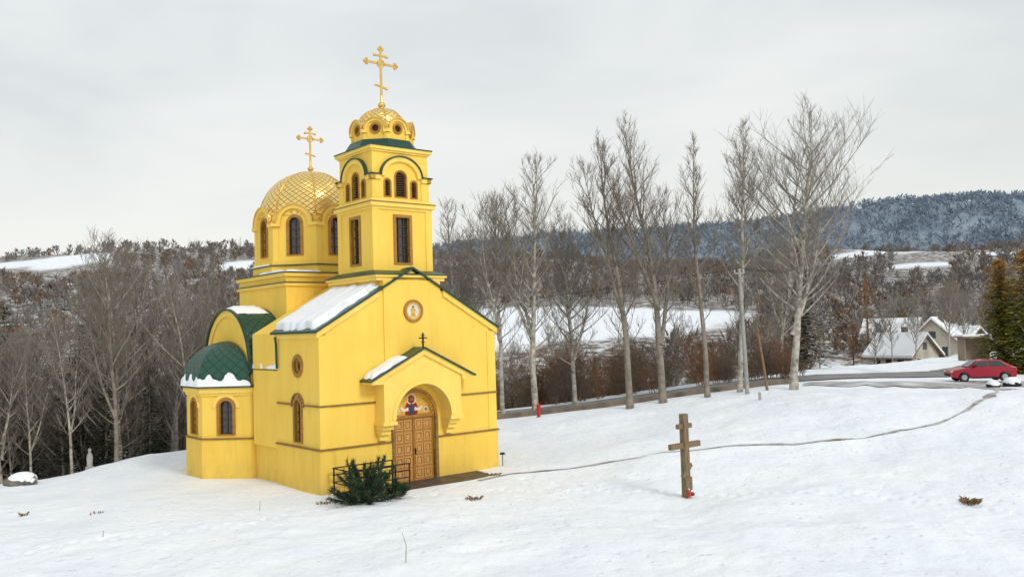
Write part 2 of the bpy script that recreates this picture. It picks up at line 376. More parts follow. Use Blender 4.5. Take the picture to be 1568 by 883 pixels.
for sgn in (0,1):
    fm=(lambda p:p) if sgn==0 else mir
    cuts=[]
    ang=math.pi if sgn==0 else 0
    Mb=frame((fm((.2,0))[0],0,0),ang);sx_=-1 if sgn==0 else 1
    arch_window(cuts,Mb,sx_*4.75,.26,1.9,3.5)
    solid('side_bay_walls',*prismvf([fm(p) for p in ((.2,3.6),(.2,6.6),(2.4,6.6),(2.4,3.6))],1.5,4.72),YEL,cuts)
    cuts=[]
    ap=[(-a0,6.38),(-a1,7.94),(-a1,9.84),(-a0,11.4)]
    apm=[fm(p) for p in ap]
    for q in range(3):
        p=Vector(apm[q]);r_=Vector(apm[q+1]);md=(p+r_)/2;d=(r_-p).normalized();nrm=Vector((d.y,-d.x))
        if (md-Vector(fm((1.5,vm)))).dot(nrm)<0: nrm=-nrm
        M=frame(md,math.atan2(nrm.y,nrm.x))
        arch_window(cuts,M,0,.33,1.9,3.42)
        hood=arc(0,3.08,.62,0,math.pi)+list(reversed(arc(0,3.08,.47,0,math.pi)))
        k.add('apse_hoods',YEL2,*extvf(hood,.0,.05,M))
    solid('apse_walls',*prismvf(apm+[fm((1.4,11.4)),fm((1.4,6.38))],1.5,3.8),YEL,cuts)
    co=[fm(p) for p in ((.25,6.38),(-a0,6.38),(-a1,7.94),(-a1,9.84),(-a0,11.4),(.25,11.4))]
    for d,z0,z1,mm_ in ((.07,3.62,3.74,YEL2),(.15,3.74,3.96,YEL2),(.24,3.96,4.05,GREEN)):
        k.add('apse_cornice' if mm_ is YEL2 else 'apse_eave',mm_,*prismvf(off(co,d),z0,z1))
    V=[];F=[];UV=[];nseg=10
    eave=off(co,.22)[1:5]
    fine=[]
    for q in range(3):
        for t in range(6): fine.append(tuple(Vector(eave[q])*(1-t/6)+Vector(eave[q+1])*t/6))
    fine.append(eave[3]);cx_,cy_=fm((-a0+.02,vm))
    for j in range(nseg+1):
        th=j/nseg*math.pi/2;s=math.cos(th);z=4.05+1.95*math.sin(th)
        for i_,p in enumerate(fine):
            V.append((cx_+(p[0]-cx_)*s,cy_+(p[1]-cy_)*s,z));UV.append((i_/len(fine)*13,j/nseg*6.5))
    n=len(fine)
    for j in range(nseg):
        for i_ in range(n-1): F.append((j*n+i_,j*n+i_+1,(j+1)*n+i_+1,(j+1)*n+i_))
    mk('apse_half_dome',V,F,GSC,CH,uv=UV)
    V=[];F=[];kk=8;N=60
    L=[Vector(eave[i]) for i in range(4)]
    for i_ in range(N+1):
        t=i_/N*2.75;q=min(int(t),2);f=t-q;p=L[q]*(1-f)+L[q+1]*f;c0=Vector((cx_,cy_));dd=(c0-p).normalized()
        wv=.46+.22*math.sin(i_*.55)+.12*math.sin(i_*1.7);h_=.34+.09*math.sin(i_*.8+1)
        e_=min(1,min(i_,N-i_)/5+.15);wv*=e_;h_*=e_
        for j in range(kk+1):
            a=math.pi*j/kk;q2=p+dd*((wv/2)*(1-math.cos(a))-.05);rise=(wv/2)*(1-math.cos(a))*1.15
            V.append((q2.x,q2.y,4.04+h_*math.sin(a)+(rise if j>0 else 0)-.01))
    for i_ in range(N):
        for j in range(kk): a=i_*(kk+1)+j;F.append((a,a+1,a+kk+2,a+kk+1))
    mk('apse_snow',V,F,SNOW,CH,smooth=True)
    Mt=frame((fm((-a0,0))[0],0,0),ang)
    cxv=sx_*vm;Rg=2.5;zc=4.85
    k.add('transept_gable',YEL,*extvf([(cxv-Rg,3.7),(cxv+Rg,3.7)]+arc(cxv,zc,Rg,0,math.pi,28),-1.8,-.06,Mt))
    hood=arc(cxv,zc,Rg+.06,0,math.pi,28)+list(reversed(arc(cxv,zc,Rg-.22,0,math.pi,28)))
    k.add('transept_arch_moulding',YEL2,*extvf(hood,-.06,.02,Mt))
    V=[];F=[];UV=[];n=28
    for j,yy in enumerate((.1,-.5,-1.1,-1.85)):
        for i_ in range(n+1):
            a=-.12+(math.pi+.24)*i_/n;V.append(Mt@Vector((cxv+(Rg+.12)*math.cos(a),yy,zc+(Rg+.12)*math.sin(a))));UV.append((i_/n*17,j*1.3))
    for j in range(3):
        for i_ in range(n): F.append((j*(n+1)+i_,j*(n+1)+i_+1,(j+1)*(n+1)+i_+1,(j+1)*(n+1)+i_))
    mk('transept_barrel_roof',V,F,GSC,CH,uv=UV,smooth=True)
    k.add('transept_verge',GREEN,*extvf(arc(cxv,zc,Rg+.15,-.05,math.pi+.05,28)+list(reversed(arc(cxv,zc,Rg+.06,-.05,math.pi+.05,28))),.0,.12,Mt))
    V=[];F=[]
    for j in range(9):
        for i_ in range(17):
            a=math.pi*(.36+.36*i_/16) if sgn==0 else math.pi*(.28+.36*i_/16)
            ed=min(i_,16-i_,j*1.5,(8-j)*1.5);th=.15*min(1,ed/2.5)+.03*math.sin(i_*1.7+j)
            rr_=Rg+.12+max(th,-.0)*1-.01;V.append(Mt@Vector((cxv+rr_*math.cos(a),.02-1.6*j/8,zc+rr_*math.sin(a))))
    for j in range(8):
        for i_ in range(16): F.append((j*17+i_,j*17+i_+1,(j+1)*17+i_+1,(j+1)*17+i_))
    mk('transept_snow',V,F,SNOW,CH,smooth=True)
    q=[fm((.0,3.72)),fm((.0,6.42)),fm((1.6,6.42)),fm((1.6,3.72))]
    k.add('bay_cornice',YEL2,*prismvf([fm(p) for p in ((.1,3.72),(.1,6.42),(1,6.42),(1,3.72))],4.45,4.66))
    zz=(4.7,4.7,6.05,6.05)
    V=[(q[i_][0],q[i_][1],zz[i_]) for i_ in range(4)]+[(q[i_][0],q[i_][1],zz[i_]+.07) for i_ in range(4)]
    k.add('bay_roof',GREEN,V,boxvf(0,1,0,1,0,1)[1])
def snow_patch(name,c,th,nu=40,nv=24,seed=1,margin=.06,amp=.05):
    c=[Vector(p) for p in c];nrm=(c[1]-c[0]).cross(c[3]-c[0]).normalized()
    if nrm.z<0: nrm=-nrm
    V=[];F=[]
    for j in range(nv+1):
        for i in range(nu+1):
            s=i/nu;t=j/nv
            p=(c[0]*(1-s)+c[1]*s)*(1-t)+(c[3]*(1-s)+c[2]*s)*t
            e=min(i,nu-i,j,nv-j)/2.
            inw=amp*(float(vnoise(i*.35+seed*9,j*.35,seed))-.5)*2
            cc=(c[0]+c[1]+c[2]+c[3])/4
            if e<.6: p=p+(cc-p).normalized()*max(0,margin+inw*1.5)
            h=th*min(1,e**.6 if e>0 else 0)*(.8+.4*float(vnoise(i*.2,j*.2,seed+3)))
            V.append(p+nrm*(h if e>0 else -.01))
    for j in range(nv):
        for i in range(nu): a=j*(nu+1)+i;F.append((a,a+1,a+nu+2,a+nu+1))
    return mk(name,V,F,SNOW,CH,smooth=True)
snow_patch('bay_snow',[(-.02,3.72,4.78),(-.02,6.40,4.78),(1.4,6.40,5.96),(1.4,3.72,5.96)],.20,24,14,4,.02,.05)
def zr(u): return 6.34+ (uc-abs(uc-u))*.565
for s in (0,1):
    f=(lambda u:u) if s==0 else (lambda u:2*uc-u)
    yb=3.95 if s==0 else 6.3
    V=[(f(-.2),-.16,zr(-.2)-.02),(f(uc),-.16,zr(uc)),(f(uc),yb,zr(uc)),(f(-.2),yb,zr(-.2)-.02)];V=V+[(a,b_,c_+.09) for a,b_,c_ in V]
    k.add('nave_roof',GREEN,V,boxvf(0,1,0,1,0,1)[1])
    x0,x1=sorted((f(-.1),f(.3)));k.add('nave_cornice',YEL2,*boxvf(x0,x1,.0,3.75,6.02,6.24))
    rk=[(f(-.12),6.0),(f(2.75),zr(2.75)-.26),(f(2.75),zr(2.75)-.01),(f(-.12),6.27)]
    k.add('raking_cornice',YEL2,*extvf(rk,-.1,.09,FM))
snow_patch('nave_roof_snow',[(-.12,.08,zr(-.12)+.08),(-.12,3.92,zr(-.12)+.08),(3.0,3.92,zr(3.0)+.09),(3.0,.20,zr(3.0)+.09)],.24,44,30,2,.05,.1)
snow_patch('nave_roof_snow_far_slope',[(8.4,.2,zr(8.4)+.09),(8.4,3.85,zr(8.4)+.09),(6,3.85,zr(6)+.09),(6,.30,zr(6)+.09)],.12,30,20,6,.08,.1)
for x0,x1 in ((-.06,2.42),(6.18,W+.06)): k.add('upper_ledge',OCH,*boxvf(x0,x1,-.075,.0,3.36,3.42))
for y0,y1 in ((0,1.46),(2.28,3.7)): k.add('upper_ledge',OCH,*boxvf(-.075,0,y0,y1,3.36,3.42))
k.add('upper_ledge',OCH,*boxvf(W,W+.075,0,3.7,3.36,3.42))
hood=arc(-1.86,3.30,.56,0,math.pi)+list(reversed(arc(-1.86,3.30,.47,0,math.pi)));k.add('window_hood',OCH,*extvf(hood,0,.07,SM))
P=[(2.9,4.4),(5.7,4.4),(5.7,8.3),(2.9,8.3)];k.add('facade_pilaster',YEL,*extvf(P,-.3,.06,FM))
for x0,x1 in ((-.02,.42),(W-.42,W+.02)):
    k.add('corner_pilasters',YEL,*extvf([(x0,1.77),(x1,1.77),(x1,3.355),(x0,3.355)],-.1,.03,FM));k.add('corner_pilasters',YEL,*extvf([(x0,3.425),(x1,3.425),(x1,6.1),(x0,6.1)],-.1,.03,FM))
c0=(4.3,7.02)
k.add('icon_roundel_frame',FRAME,*ringp(arc(*c0,.47,0,2*math.pi,32)[:-1],arc(*c0,.37,0,2*math.pi,32)[:-1],0.02,.13,FM))
k.add('icon_roundel_gold_rim',ICG,*ringp(arc(*c0,.37,0,2*math.pi,32)[:-1],arc(*c0,.29,0,2*math.pi,32)[:-1],0.02,.10,FM))
k.add('icon_roundel_field',WHT,*extvf(arc(*c0,.29,0,2*math.pi,32)[:-1],.02,.075,FM))
k.add('icon_roundel_figure',ICG,*extvf([(4.18,6.78),(4.42,6.78),(4.38,7.0),(4.46,7.05),(4.36,7.12),(4.3,7.16),(4.24,7.12),(4.14,7.05),(4.22,7.0)],.076,.085,FM))
k.add('icon_roundel_head',SKIN,*extvf(arc(4.3,7.19,.055,0,2*math.pi,12)[:-1],.076,.09,FM))
# tower
tv=2.03
def sq(h,cv=tv): return [(uc-h,cv-h),(uc+h,cv-h),(uc+h,cv+h),(uc-h,cv+h)]
k.add('tower_base',YEL,*prismvf([(uc-1.56,.30),(uc+1.56,.30),(uc+1.56,3.75),(uc-1.56,3.75)],6.0,8.28))
def rect(h,f0): return [(uc-h,f0),(uc+h,f0),(uc+h,tv*2-f0+.05),(uc-h,tv*2-f0+.05)]
k.add('tower_base_cornice',YEL2,*prismvf(rect(1.68,.0),8.28,8.42));k.add('tower_base_cornice',YEL2,*prismvf(rect(1.76,-.08),8.42,8.52))
k.add('tower_base_flashing',GREEN,*prismvf(rect(1.80,-.12),8.52,8.56));k.add('tower_base_flashing',GREEN,*frustvf(rect(1.78,-.10),8.56,sq(1.5),8.74))
cuts=[];h1=1.44;faces=[(-math.pi/2,(uc,tv-h1)),(math.pi,(uc-h1,tv)),(math.pi/2,(uc,tv+h1)),(0,(uc+h1,tv))]
for ang,o in faces:
    M=frame(o,ang);w=.36;z0,z1=9.05,11.02
    cutter(cuts,*extvf([(-w,z0),(w,z0),(w,z1),(-w,z1)],-.22,.4,M))
    k.add('tower_window_glass',GLASS,*extvf([(-w+.004,z0+.004),(w-.004,z0+.004),(w-.004,z1-.004),(-w+.004,z1-.004)],-.21,-.18,M))
    ro=[(-w-.1,z0-.05),(w+.1,z0-.05),(w+.1,z1+.09),(-w-.1,z1+.09)];ri=[(-w+.03,z0+.03),(w-.03,z0+.03),(w-.03,z1-.03),(-w+.03,z1-.03)]
    k.add('tower_window_frames',FRAME,*ringp(ro,ri,-.1,.045,M))
    for a in (-.13,.13): k.add('tower_window_bars',FRAMED,*extvf([(a-.018,z0),(a+.018,z0),(a+.018,z1),(a-.018,z1)],-.178,-.13,M))
    for q in range(1,5): zq=z0+(z1-z0)*q/5;k.add('tower_window_bars',FRAMED,*extvf([(-w,zq-.018),(w,zq-.018),(w,zq+.018),(-w,zq+.018)],-.178,-.135,M))
    for s in (-1,1):
        x0,x1=sorted((s*(h1+.035),s*(h1-.28)));k.add('tower_corner_pilasters',YEL,*extvf([(x0,8.72),(x1,8.72),(x1,11.3),(x0,11.3)],-.2,.045,M))
solid('tower_lower_stage',*prismvf(sq(h1),8.5,11.3),YEL,cuts)
k.add('tower_mid_cornice',YEL2,*prismvf(sq(1.50),11.30,11.42));k.add('tower_mid_cornice',YEL2,*prismvf(sq(1.60),11.42,11.58));k.add('tower_mid_flashing',OCH,*prismvf(sq(1.63),11.58,11.62))
k.add('tower_mid_slope',YEL2,*frustvf(sq(1.6),11.62,sq(1.44),11.76))
h2=1.38;cuts=[];faces=[(-math.pi/2,(uc,tv-h2)),(math.pi,(uc-h2,tv)),(math.pi/2,(uc,tv+h2)),(0,(uc+h2,tv))]
for ang,o in faces:
    M=frame(o,ang)
    for cx,hw,zt in ((0,.27,12.98),(-.66,.14,12.6),(.66,.14,12.6)):
        zs=zt-hw
        cutter(cuts,*extvf(archp(cx,hw,11.86,zs),-.2,.4,M));k.add('belfry_louvre_back',FRAMED,*extvf(archp(cx,hw-.004,11.864,zs),-.19,-.17,M))
        k.add('belfry_frames',FRAME,*ringp(archp(cx,hw+.05,11.84,zs),archp(cx,hw-.02,11.88,zs),-.06,.03,M))
        q=0
        while 11.9+q*.1<zt-.1:
            zq=11.9+q*.1;ww=hw if zq<zs else math.sqrt(max(hw*hw-(zq-zs)**2,.001))
            k.add('belfry_louvres',FRAMED,*extvf([(cx-ww,zq),(cx+ww,zq),(cx+ww,zq+.03),(cx-ww,zq+.03)],-.168,-.07,M));q+=1
    hood=arc(0,12.72,1.0,0,math.pi,26,.84)+list(reversed(arc(0,12.72,.80,0,math.pi,26,.66)))
    k.add('belfry_arch_mouldings',YEL2,*extvf(hood,0,.12,M))
    hood=arc(0,12.72,1.06,0,math.pi,26,.90)+list(reversed(arc(0,12.72,1.0,0,math.pi,26,.84)))
    k.add('belfry_arch_flashing',GREEN,*extvf(hood,0,.17,M))
    for s in (-1,1):
        x0,x1=sorted((s*1.0,s*(h2+.12)));k.add('belfry_imposts',YEL2,*extvf([(x0,12.55),(x1,12.55),(x1,12.74),(x0,12.74)],-.1,.12,M))
        x0,x1=sorted((s*.99,s*(h2+.17)));k.add('belfry_impost_flashing',GREEN,*extvf([(x0,12.74),(x1,12.74),(x1,12.79),(x0,12.79)],-.1,.17,M))
        x0,x1=sorted((s*1.02,s*(h2+.03)));k.add('belfry_pilasters',YEL,*extvf([(x0,11.77),(x1,11.77),(x1,12.54),(x0,12.54)],-.1,.04,M))
solid('tower_belfry',*prismvf(sq(h2),11.7,13.78),YEL,cuts)
k.add('tower_top_cornice',YEL2,*prismvf(sq(1.45),13.74,13.82));k.add('tower_top_cornice',YEL2,*prismvf(sq(1.53),13.82,13.95));k.add('tower_top_eave',GREEN,*prismvf(sq(1.56),13.95,14.0))
def octg(ap,c,n=8):
    r=ap/math.cos(math.pi/8);return [(c[0]+r*math.cos(math.pi/8+i*math.pi/4),c[1]+r*math.sin(math.pi/8+i*math.pi/4)) for i in range(8)]
sq8=[];c_t=(uc,tv)
for i in range(8):
    a=math.pi/8+i*math.pi/4;dx,dy=math.cos(a),math.sin(a);m_=max(abs(dx),abs(dy));sq8.append((uc+1.52*dx/m_,tv+1.52*dy/m_))
k.add('tower_roof_skirt',GREEN,*frustvf(sq8,14.0,octg(1.30,c_t),14.36))
def dome(name,c,r,z0,h,mt,N,MV):
    V=[];F=[];UV=[];nu=64;nv=20
    for j in range(nv+1):
        th=j/nv*math.pi/2
        for i in range(nu+1):
            a=2*math.pi*i/nu;rr=r*math.cos(th)+.001;V.append((c[0]+rr*math.cos(a),c[1]+rr*math.sin(a),z0+h*math.sin(th)));UV.append((i/nu*N,j/nv*MV))
    for j in range(nv):
        for i in range(nu): a=j*(nu+1)+i;F.append((a,a+1,a+nu+2,a+nu+1))
    mk(name,V,F,mt,CH,uv=UV,smooth=True)
    for i in range(8):
        a=math.pi/8+i*math.pi/4;pts=[(c[0]+(r*math.cos(t)+.015)*math.cos(a),c[1]+(r*math.cos(t)+.015)*math.sin(a),z0+h*math.sin(t)) for t in np.linspace(0,1.5,12)]
        k.add(name+'_ribs',GOLD,*tubevf(pts,.022*r**.5+.008,5))
def drum(nm,c,ap,z0,z1,zarc,ra,dep,win,pr=.10):
    cuts=[]
    for i in range(8):
        ang=i*math.pi/4;M=frame((c[0]+ap*math.cos(ang),c[1]+ap*math.sin(ang)),ang)
        hwf=ap*math.tan(math.pi/8)
        if win[0]=='arch': arch_window(cuts,M,0,win[1],win[2],win[3],depth=.2,fr=.10,nm=nm+'_window')
        else:
            rc_=win[1];zc_=win[2]
            cutter(cuts,*extvf(arc(0,zc_,rc_,0,2*math.pi,23)[:-1],-.15,.3,M))
            k.add(nm+'_oculus_glass',FRAMED,*extvf(arc(0,zc_,rc_-.003,0,2*math.pi,23)[:-1],-.14,-.12,M))
            k.add(nm+'_oculus_ring',FRAME,*ringp(arc(0,zc_,rc_+.07,0,2*math.pi,24)[:-1],arc(0,zc_,rc_-.02,0,2*math.pi,24)[:-1],-.04,.05,M))
        top=arc(0,zarc,ra,0,math.pi,22)
        outer=top;inner=arc(0,zarc,ra*.80,0,math.pi,22)
        k.add(nm+'_arch_mouldings',YEL2,*extvf(outer+list(reversed(inner)),-.05,pr,M))
        lcut=[]
        if win[0]=='arch': lcut=[extvf(archp(0,win[1],win[2],win[3]-win[1]),-.2,.4,M)]
        solid(nm+'_lunette',*extvf([(-ra*.8,zarc-.25*ra),(ra*.8,zarc-.25*ra)]+inner,-.24,.006,M),YEL,lcut+([extvf(arc(0,win[2],win[1],0,2*math.pi,23)[:-1],-.15,.3,M)] if win[0]!='arch' else []))
        V=[];F=[];UV=[];n=18
        for j,yy in enumerate((pr+.04,-dep)):
            for q in range(n+1):
                a=math.pi*q/n;V.append(M@Vector(((ra+.04)*math.cos(a),yy,zarc+(ra+.04)*math.sin(a))));UV.append((q/n*5,j*3))
        for q in range(n): F.append((q,q+1,n+2+q,n+1+q))
        mk(nm+'_arch_gold_roof',V,F,GOSC,CH,uv=UV,smooth=True)
        k.add(nm+'_arch_gold_verge',GOLD,*extvf(arc(0,zarc,ra+.055,0,math.pi,22)+list(reversed(arc(0,zarc,ra,0,math.pi,22))),pr-.01,pr+.06,M))
        for s in (-1,1):
            x0,x1=sorted((s*(ra*.8),s*(hwf+.07)));k.add(nm+'_imposts',YEL2,*extvf([(x0,zarc-.16),(x1,zarc-.16),(x1,zarc),(x0,zarc)],-.1,pr+.02,M))
            x0,x1=sorted((s*(hwf+.02),s*(hwf-.24*ap/2.5)));k.add(nm+'_corner_pilasters',YEL,*extvf([(x0,z0),(x1,z0),(x1,zarc-.17),(x0,zarc-.17)],-.08,.05,M))
    solid(nm+'_drum',*prismvf(octg(ap,c),z0,z1),YEL,cuts)
def cross(c,z0,z1,arm_z,arm,low_z,low,t):
    k.add('gold_crosses',GOLD,*sphvf((c[0],c[1],z0-.12),t*3.4,14,8,.8));k.add('gold_crosses',GOLD,*tubevf([(c[0],c[1],z0-.7),(c[0],c[1],z0-.3),(c[0],c[1],z0+.02),(c[0],c[1],z0+.3)],[t*4,t*1.8,t*1.4,t],10))
    k.add('gold_crosses',GOLD,*boxvf(c[0]-t,c[0]+t,c[1]-t*.6,c[1]+t*.6,z0,z1))
    k.add('gold_crosses',GOLD,*boxvf(c[0]-arm/2,c[0]+arm/2,c[1]-t*.5,c[1]+t*.5,arm_z-t,arm_z+t))
    a=.2;V,F=boxvf(-low/2,low/2,-t*.55,t*.55,-t*.8,t*.8);V=[(c[0]+x*math.cos(a)+z*math.sin(a),c[1]+y,low_z-x*math.sin(a)+z*math.cos(a)) for x,y,z in V];k.add('gold_crosses',GOLD,V,F)
    def tref(x,z,dx,dz):
        for q in ((dx,dz),(dz,dx),(-dz,-dx)):
            V,F=sphvf((x+q[0]*t*1.7,c[1],z+q[1]*t*1.7),t*1.55,10,6);k.add('gold_crosses',GOLD,V,F)
    tref(c[0]-arm/2,arm_z,-1,0);tref(c[0]+arm/2,arm_z,1,0);tref(c[0],z1,0,1)
    tz=arm_z+(z1-arm_z)*.55;k.add('gold_crosses',GOLD,*boxvf(c[0]-arm*.2,c[0]+arm*.2,c[1]-t*.52,c[1]+t*.52,tz-t*.8,tz+t*.8))
    for s in (-1,1): k.add('gold_crosses',GOLD,*sphvf((c[0]+s*arm*.22,c[1],tz),t*1.5,8,6));k.add('gold_crosses',GOLD,*sphvf((c[0]+s*low*.5,c[1],low_z-s*.2*low*.5),t*1.3,8,6))
    V,F=ringp([(c[0]+x,arm_z+z) for x,z in arc(0,0,t*4,0,2*math.pi,20)[:-1]],[(c[0]+x,arm_z+z) for x,z in arc(0,0,t*2.8,0,2*math.pi,20)[:-1]],-c[1]-t*.5,-c[1]+t*.5,FM);k.add('gold_crosses',GOLD,V,F)
drum('cupola',c_t,1.22,14.3,15.0,14.80,.45,.55,('round',.17,14.84),.09)
k.add('cupola_cornice',GOLD,*prismvf(octg(1.20,c_t),15.0,15.06))
dome('cupola_dome',c_t,1.08,15.02,.93,GOSC,22,7)
cross((uc,tv),16.25,18.62,17.98,1.45,16.95,.55,.05)
cm=(uc,vm);q_=2.66
def sqm(h): return [(uc-h,vm-h),(uc+h,vm-h),(uc+h,vm+h),(uc-h,vm+h)]
k.add('crossing_base',YEL,*prismvf(sqm(q_),4.2,8.45))
k.add('crossing_cornice',YEL2,*prismvf(sqm(q_+.10),8.42,8.56));k.add('crossing_flashing',GREEN,*prismvf(sqm(q_+.14),8.56,8.60))
k.add('crossing_attic',YEL,*prismvf(sqm(q_+.0),8.60,8.86));k.add('crossing_cornice',YEL2,*prismvf(sqm(q_+.12),8.86,9.02));k.add('crossing_flashing',GREEN,*prismvf(sqm(q_+.17),9.02,9.07))
k.add('crossing_step',YEL,*prismvf(octg(2.62,cm),9.05,9.42));k.add('crossing_step_flashing',GREEN,*prismvf(octg(2.70,cm),9.42,9.47));k.add('crossing_step',YEL,*prismvf(octg(2.58,cm),9.47,9.7))
drum('dome',cm,2.48,9.6,11.80,11.44,.84,1.3,('arch',.30,9.92,11.72),.15)
k.add('dome_eave',GOLD,*prismvf(octg(2.50,cm),11.78,11.84))
dome('main_dome',cm,2.50,11.80,2.44,GOSC,40,14)
cross(cm,14.55,16.45,15.95,1.2,15.15,.45,.045)
def lump(name,x0,x1,y0,y1,z,h,s):
    return snow_patch(name,[(x0,y0,z),(x1,y0,z),(x1,y1,z),(x0,y1,z)],h,24,10,s,.02,.03)
lump('crossing_snow',uc-2.7,uc-.9,vm-2.74,vm-2.5,9.08,.07,3);lump('crossing_snow',uc-2.78,uc-2.5,vm-2.6,vm+.2,9.08,.09,5);lump('crossing_snow',uc-2.66,uc-2.2,vm-.9,vm+1.4,9.47,.08,8)
# porch
pv=.72
k.add('porch_front',YEL2,*extvf([(uc-1.35,2.6),(uc-1.88,2.6),(uc-1.88,4.40),(uc,5.24),(uc+1.88,4.40),(uc+1.88,2.6),(uc+1.35,2.6)]+arc(uc,2.68,1.35,0,math.pi,26),.0,pv,FM))
hood=arc(uc,2.68,1.52,0,math.pi,26)+list(reversed(arc(uc,2.68,1.35,0,math.pi,26)));k.add('porch_arch_moulding',YEL2,*extvf(hood,pv,pv+.04,FM))
for s in (-1,1):
    for (wa,wb,z0,z1,dp) in ((1.30,1.95,2.48,2.60,pv+.04),(1.36,1.88,2.30,2.48,pv*.78),(1.40,1.84,2.10,2.30,pv*.55),(1.44,1.80,1.86,2.10,pv*.3)):
        x0,x1=sorted((uc+s*wa,uc+s*wb));k.add('porch_corbels',YEL2,*extvf([(x0,z0),(x1,z0),(x1,z1),(x0,z1)],0,dp,FM))
    P=[(uc+s*2.46,4.12),(uc+s*2.46,4.26),(uc,5.46),(uc,5.22),(uc+s*1.9,4.30),(uc+s*1.9,4.12)]
    k.add('porch_cornice',YEL2,*extvf(P,.0,pv+.10,FM))
    P=[(uc+s*2.56,4.22),(uc+s*2.56,4.29),(uc,5.53),(uc,5.46)]
    k.add('porch_roof',GREEN,*extvf(P,.0,pv+.20,FM))
    x0,x1=sorted((uc-.03+s*.98,uc-.03+s*1.12));k.add('door_surround',OCH,*extvf([(x0,.02),(x1,.02),(x1,2.68),(x0,2.68)],-.1,.11,FM))
k.add('door_surround_arch',FRAME,*extvf(arc(4.27,2.68,1.12,0,math.pi,26)+list(reversed(arc(4.27,2.68,.98,0,math.pi,26))),-.1,.08,FM))
snow_patch('porch_snow',[(uc-2.50,-.84,4.35),(uc-2.50,-.04,4.35),(uc-.75,-.04,5.18),(uc-.75,-.84,5.18)],.13,26,14,9,.02,.06)
V,F=boxvf(uc-.03,uc+.03,-pv-.05,-pv,5.5,6.1);k.add('porch_cross',METAL,V,F)
k.add('porch_cross',METAL,*boxvf(uc-.19,uc+.19,-pv-.045,-pv-.005,5.87,5.92));k.add('porch_cross',METAL,*boxvf(uc-.1,uc+.1,-pv-.044,-pv-.006,5.98,6.01));k.add('porch_cross',METAL,*boxvf(uc-.09,uc+.09,-pv-.043,-pv-.007,5.70,5.73))
dM=FM
k.add('door_leaves',WOOD,*extvf([(3.29,.02),(5.25,.02),(5.25,2.66),(3.29,2.66)],-.2,-.12,dM))
k.add('door_transom',FRAME,*extvf([(3.29,2.62),(5.25,2.62),(5.25,2.72),(3.29,2.72)],-.2,-.02,dM))
for lx in (3.35,4.31):
    for cx in range(2):
        for r_ in range(5):
            x0=lx+.05+cx*.42;z0=.12+r_*.5;x1=x0+.36;z1=z0+.42
            fo=[(x0+.06,z0+.06),(x1-.06,z0+.06),(x1-.06,z1-.06),(x0+.06,z1-.06)]
            k.add('door_panels',WOODP,*ringp([(x0,z0),(x1,z0),(x1,z1),(x0,z1)],fo,-.13,-.085,dM));k.add('door_panel_fields',WOODP,*extvf([(a+(.04 if a<x0+.2 else -.04),b_+(.04 if b_<z0+.2 else -.04)) for a,b_ in fo],-.13,-.095,dM))
k.add('door_meeting_stile',FRAME,*extvf([(4.25,.02),(4.29,.02),(4.29,2.62),(4.25,2.62)],-.12,-.07,dM))
k.add('door_handles',METAL,*extvf([(4.33,1.1),(4.37,1.1),(4.37,1.35),(4.33,1.35)],-.1,-.04,dM))
# tympanum mural: half-length Virgin orans with halo, two medallions
k.add('tympanum_field',ICG,*extvf([(3.30,2.72),(5.24,2.72)]+arc(4.27,2.72,.96,.03,math.pi-.03,24),-.24,-.2,dM))
k.add('mural_robe',RED,*extvf([(3.98,2.73),(4.56,2.73),(4.60,2.98),(4.52,3.18),(4.40,3.28),(4.40,3.46),(4.27,3.54),(4.14,3.46),(4.14,3.28),(4.02,3.18),(3.94,2.98)],-.2,-.19,dM))
k.add('mural_tunic',BLU,*extvf([(4.16,2.73),(4.38,2.73),(4.36,3.10),(4.27,3.24),(4.18,3.10)],-.19,-.184,dM))
for s in (-1,1): k.add('mural_sleeves',WHT,*extvf([(4.27+s*.14,2.90),(4.27+s*.40,2.86),(4.27+s*.56,3.02),(4.27+s*.50,3.10),(4.27+s*.36,2.98),(4.27+s*.16,3.04)],-.19,-.182,dM))
k.add('mural_halo',WHT,*ringp(arc(4.27,3.38,.23,0,2*math.pi,24)[:-1],arc(4.27,3.38,.19,0,2*math.pi,24)[:-1],-.2,-.186,dM));k.add('mural_head',SKIN,*extvf(arc(4.27,3.38,.075,0,2*math.pi,16)[:-1],-.189,-.178,dM))
for s in (-1,1):
    k.add('mural_medallion',WHT,*ringp(arc(4.27+s*.72,2.90,.13,0,2*math.pi,16)[:-1],arc(4.27+s*.72,2.90,.09,0,2*math.pi,16)[:-1],-.2,-.19,dM));k.add('mural_medallion_face',SKIN,*extvf(arc(4.27+s*.72,2.91,.05,0,2*math.pi,12)[:-1],-.2,-.182,dM))
k.add('entrance_slab',CONC,*boxvf(2.7,7.4,-1.7,-.06,-.3,.06));k.add('entrance_slab',CONC,*boxvf(.35,2.7,-1.75,-.35,-.3,.12))
for vv in (-.45,-1.7):
    z=.1
    for zz in (.45,.72,.98): k.add('ramp_railing',METAL,*tubevf([(.25,vv,z+zz),(2.9,vv,z+zz)],.026,6))
    for uu in (.3,.95,1.6,2.25,2.88): k.add('ramp_railing',METAL,*tubevf([(uu,vv,0),(uu,vv,z+.98)],.03,6))
for zz in (.45,.98): k.add('ramp_railing',METAL,*tubevf([(.25,-.45,.1+zz),(.25,-1.7,.1+zz)],.026,6))
k.add('downpipe',GREEN,*tubevf([(.0-.16,3.55,6.1),(-.1,3.6,5.8),(-.08,3.6,4.8)],.05,8))
k.add('downpipe',GREEN,*tubevf([(W+.1,.12,6.2),(W+.08,.12,.2)],.035,8))
k.flush(CH)
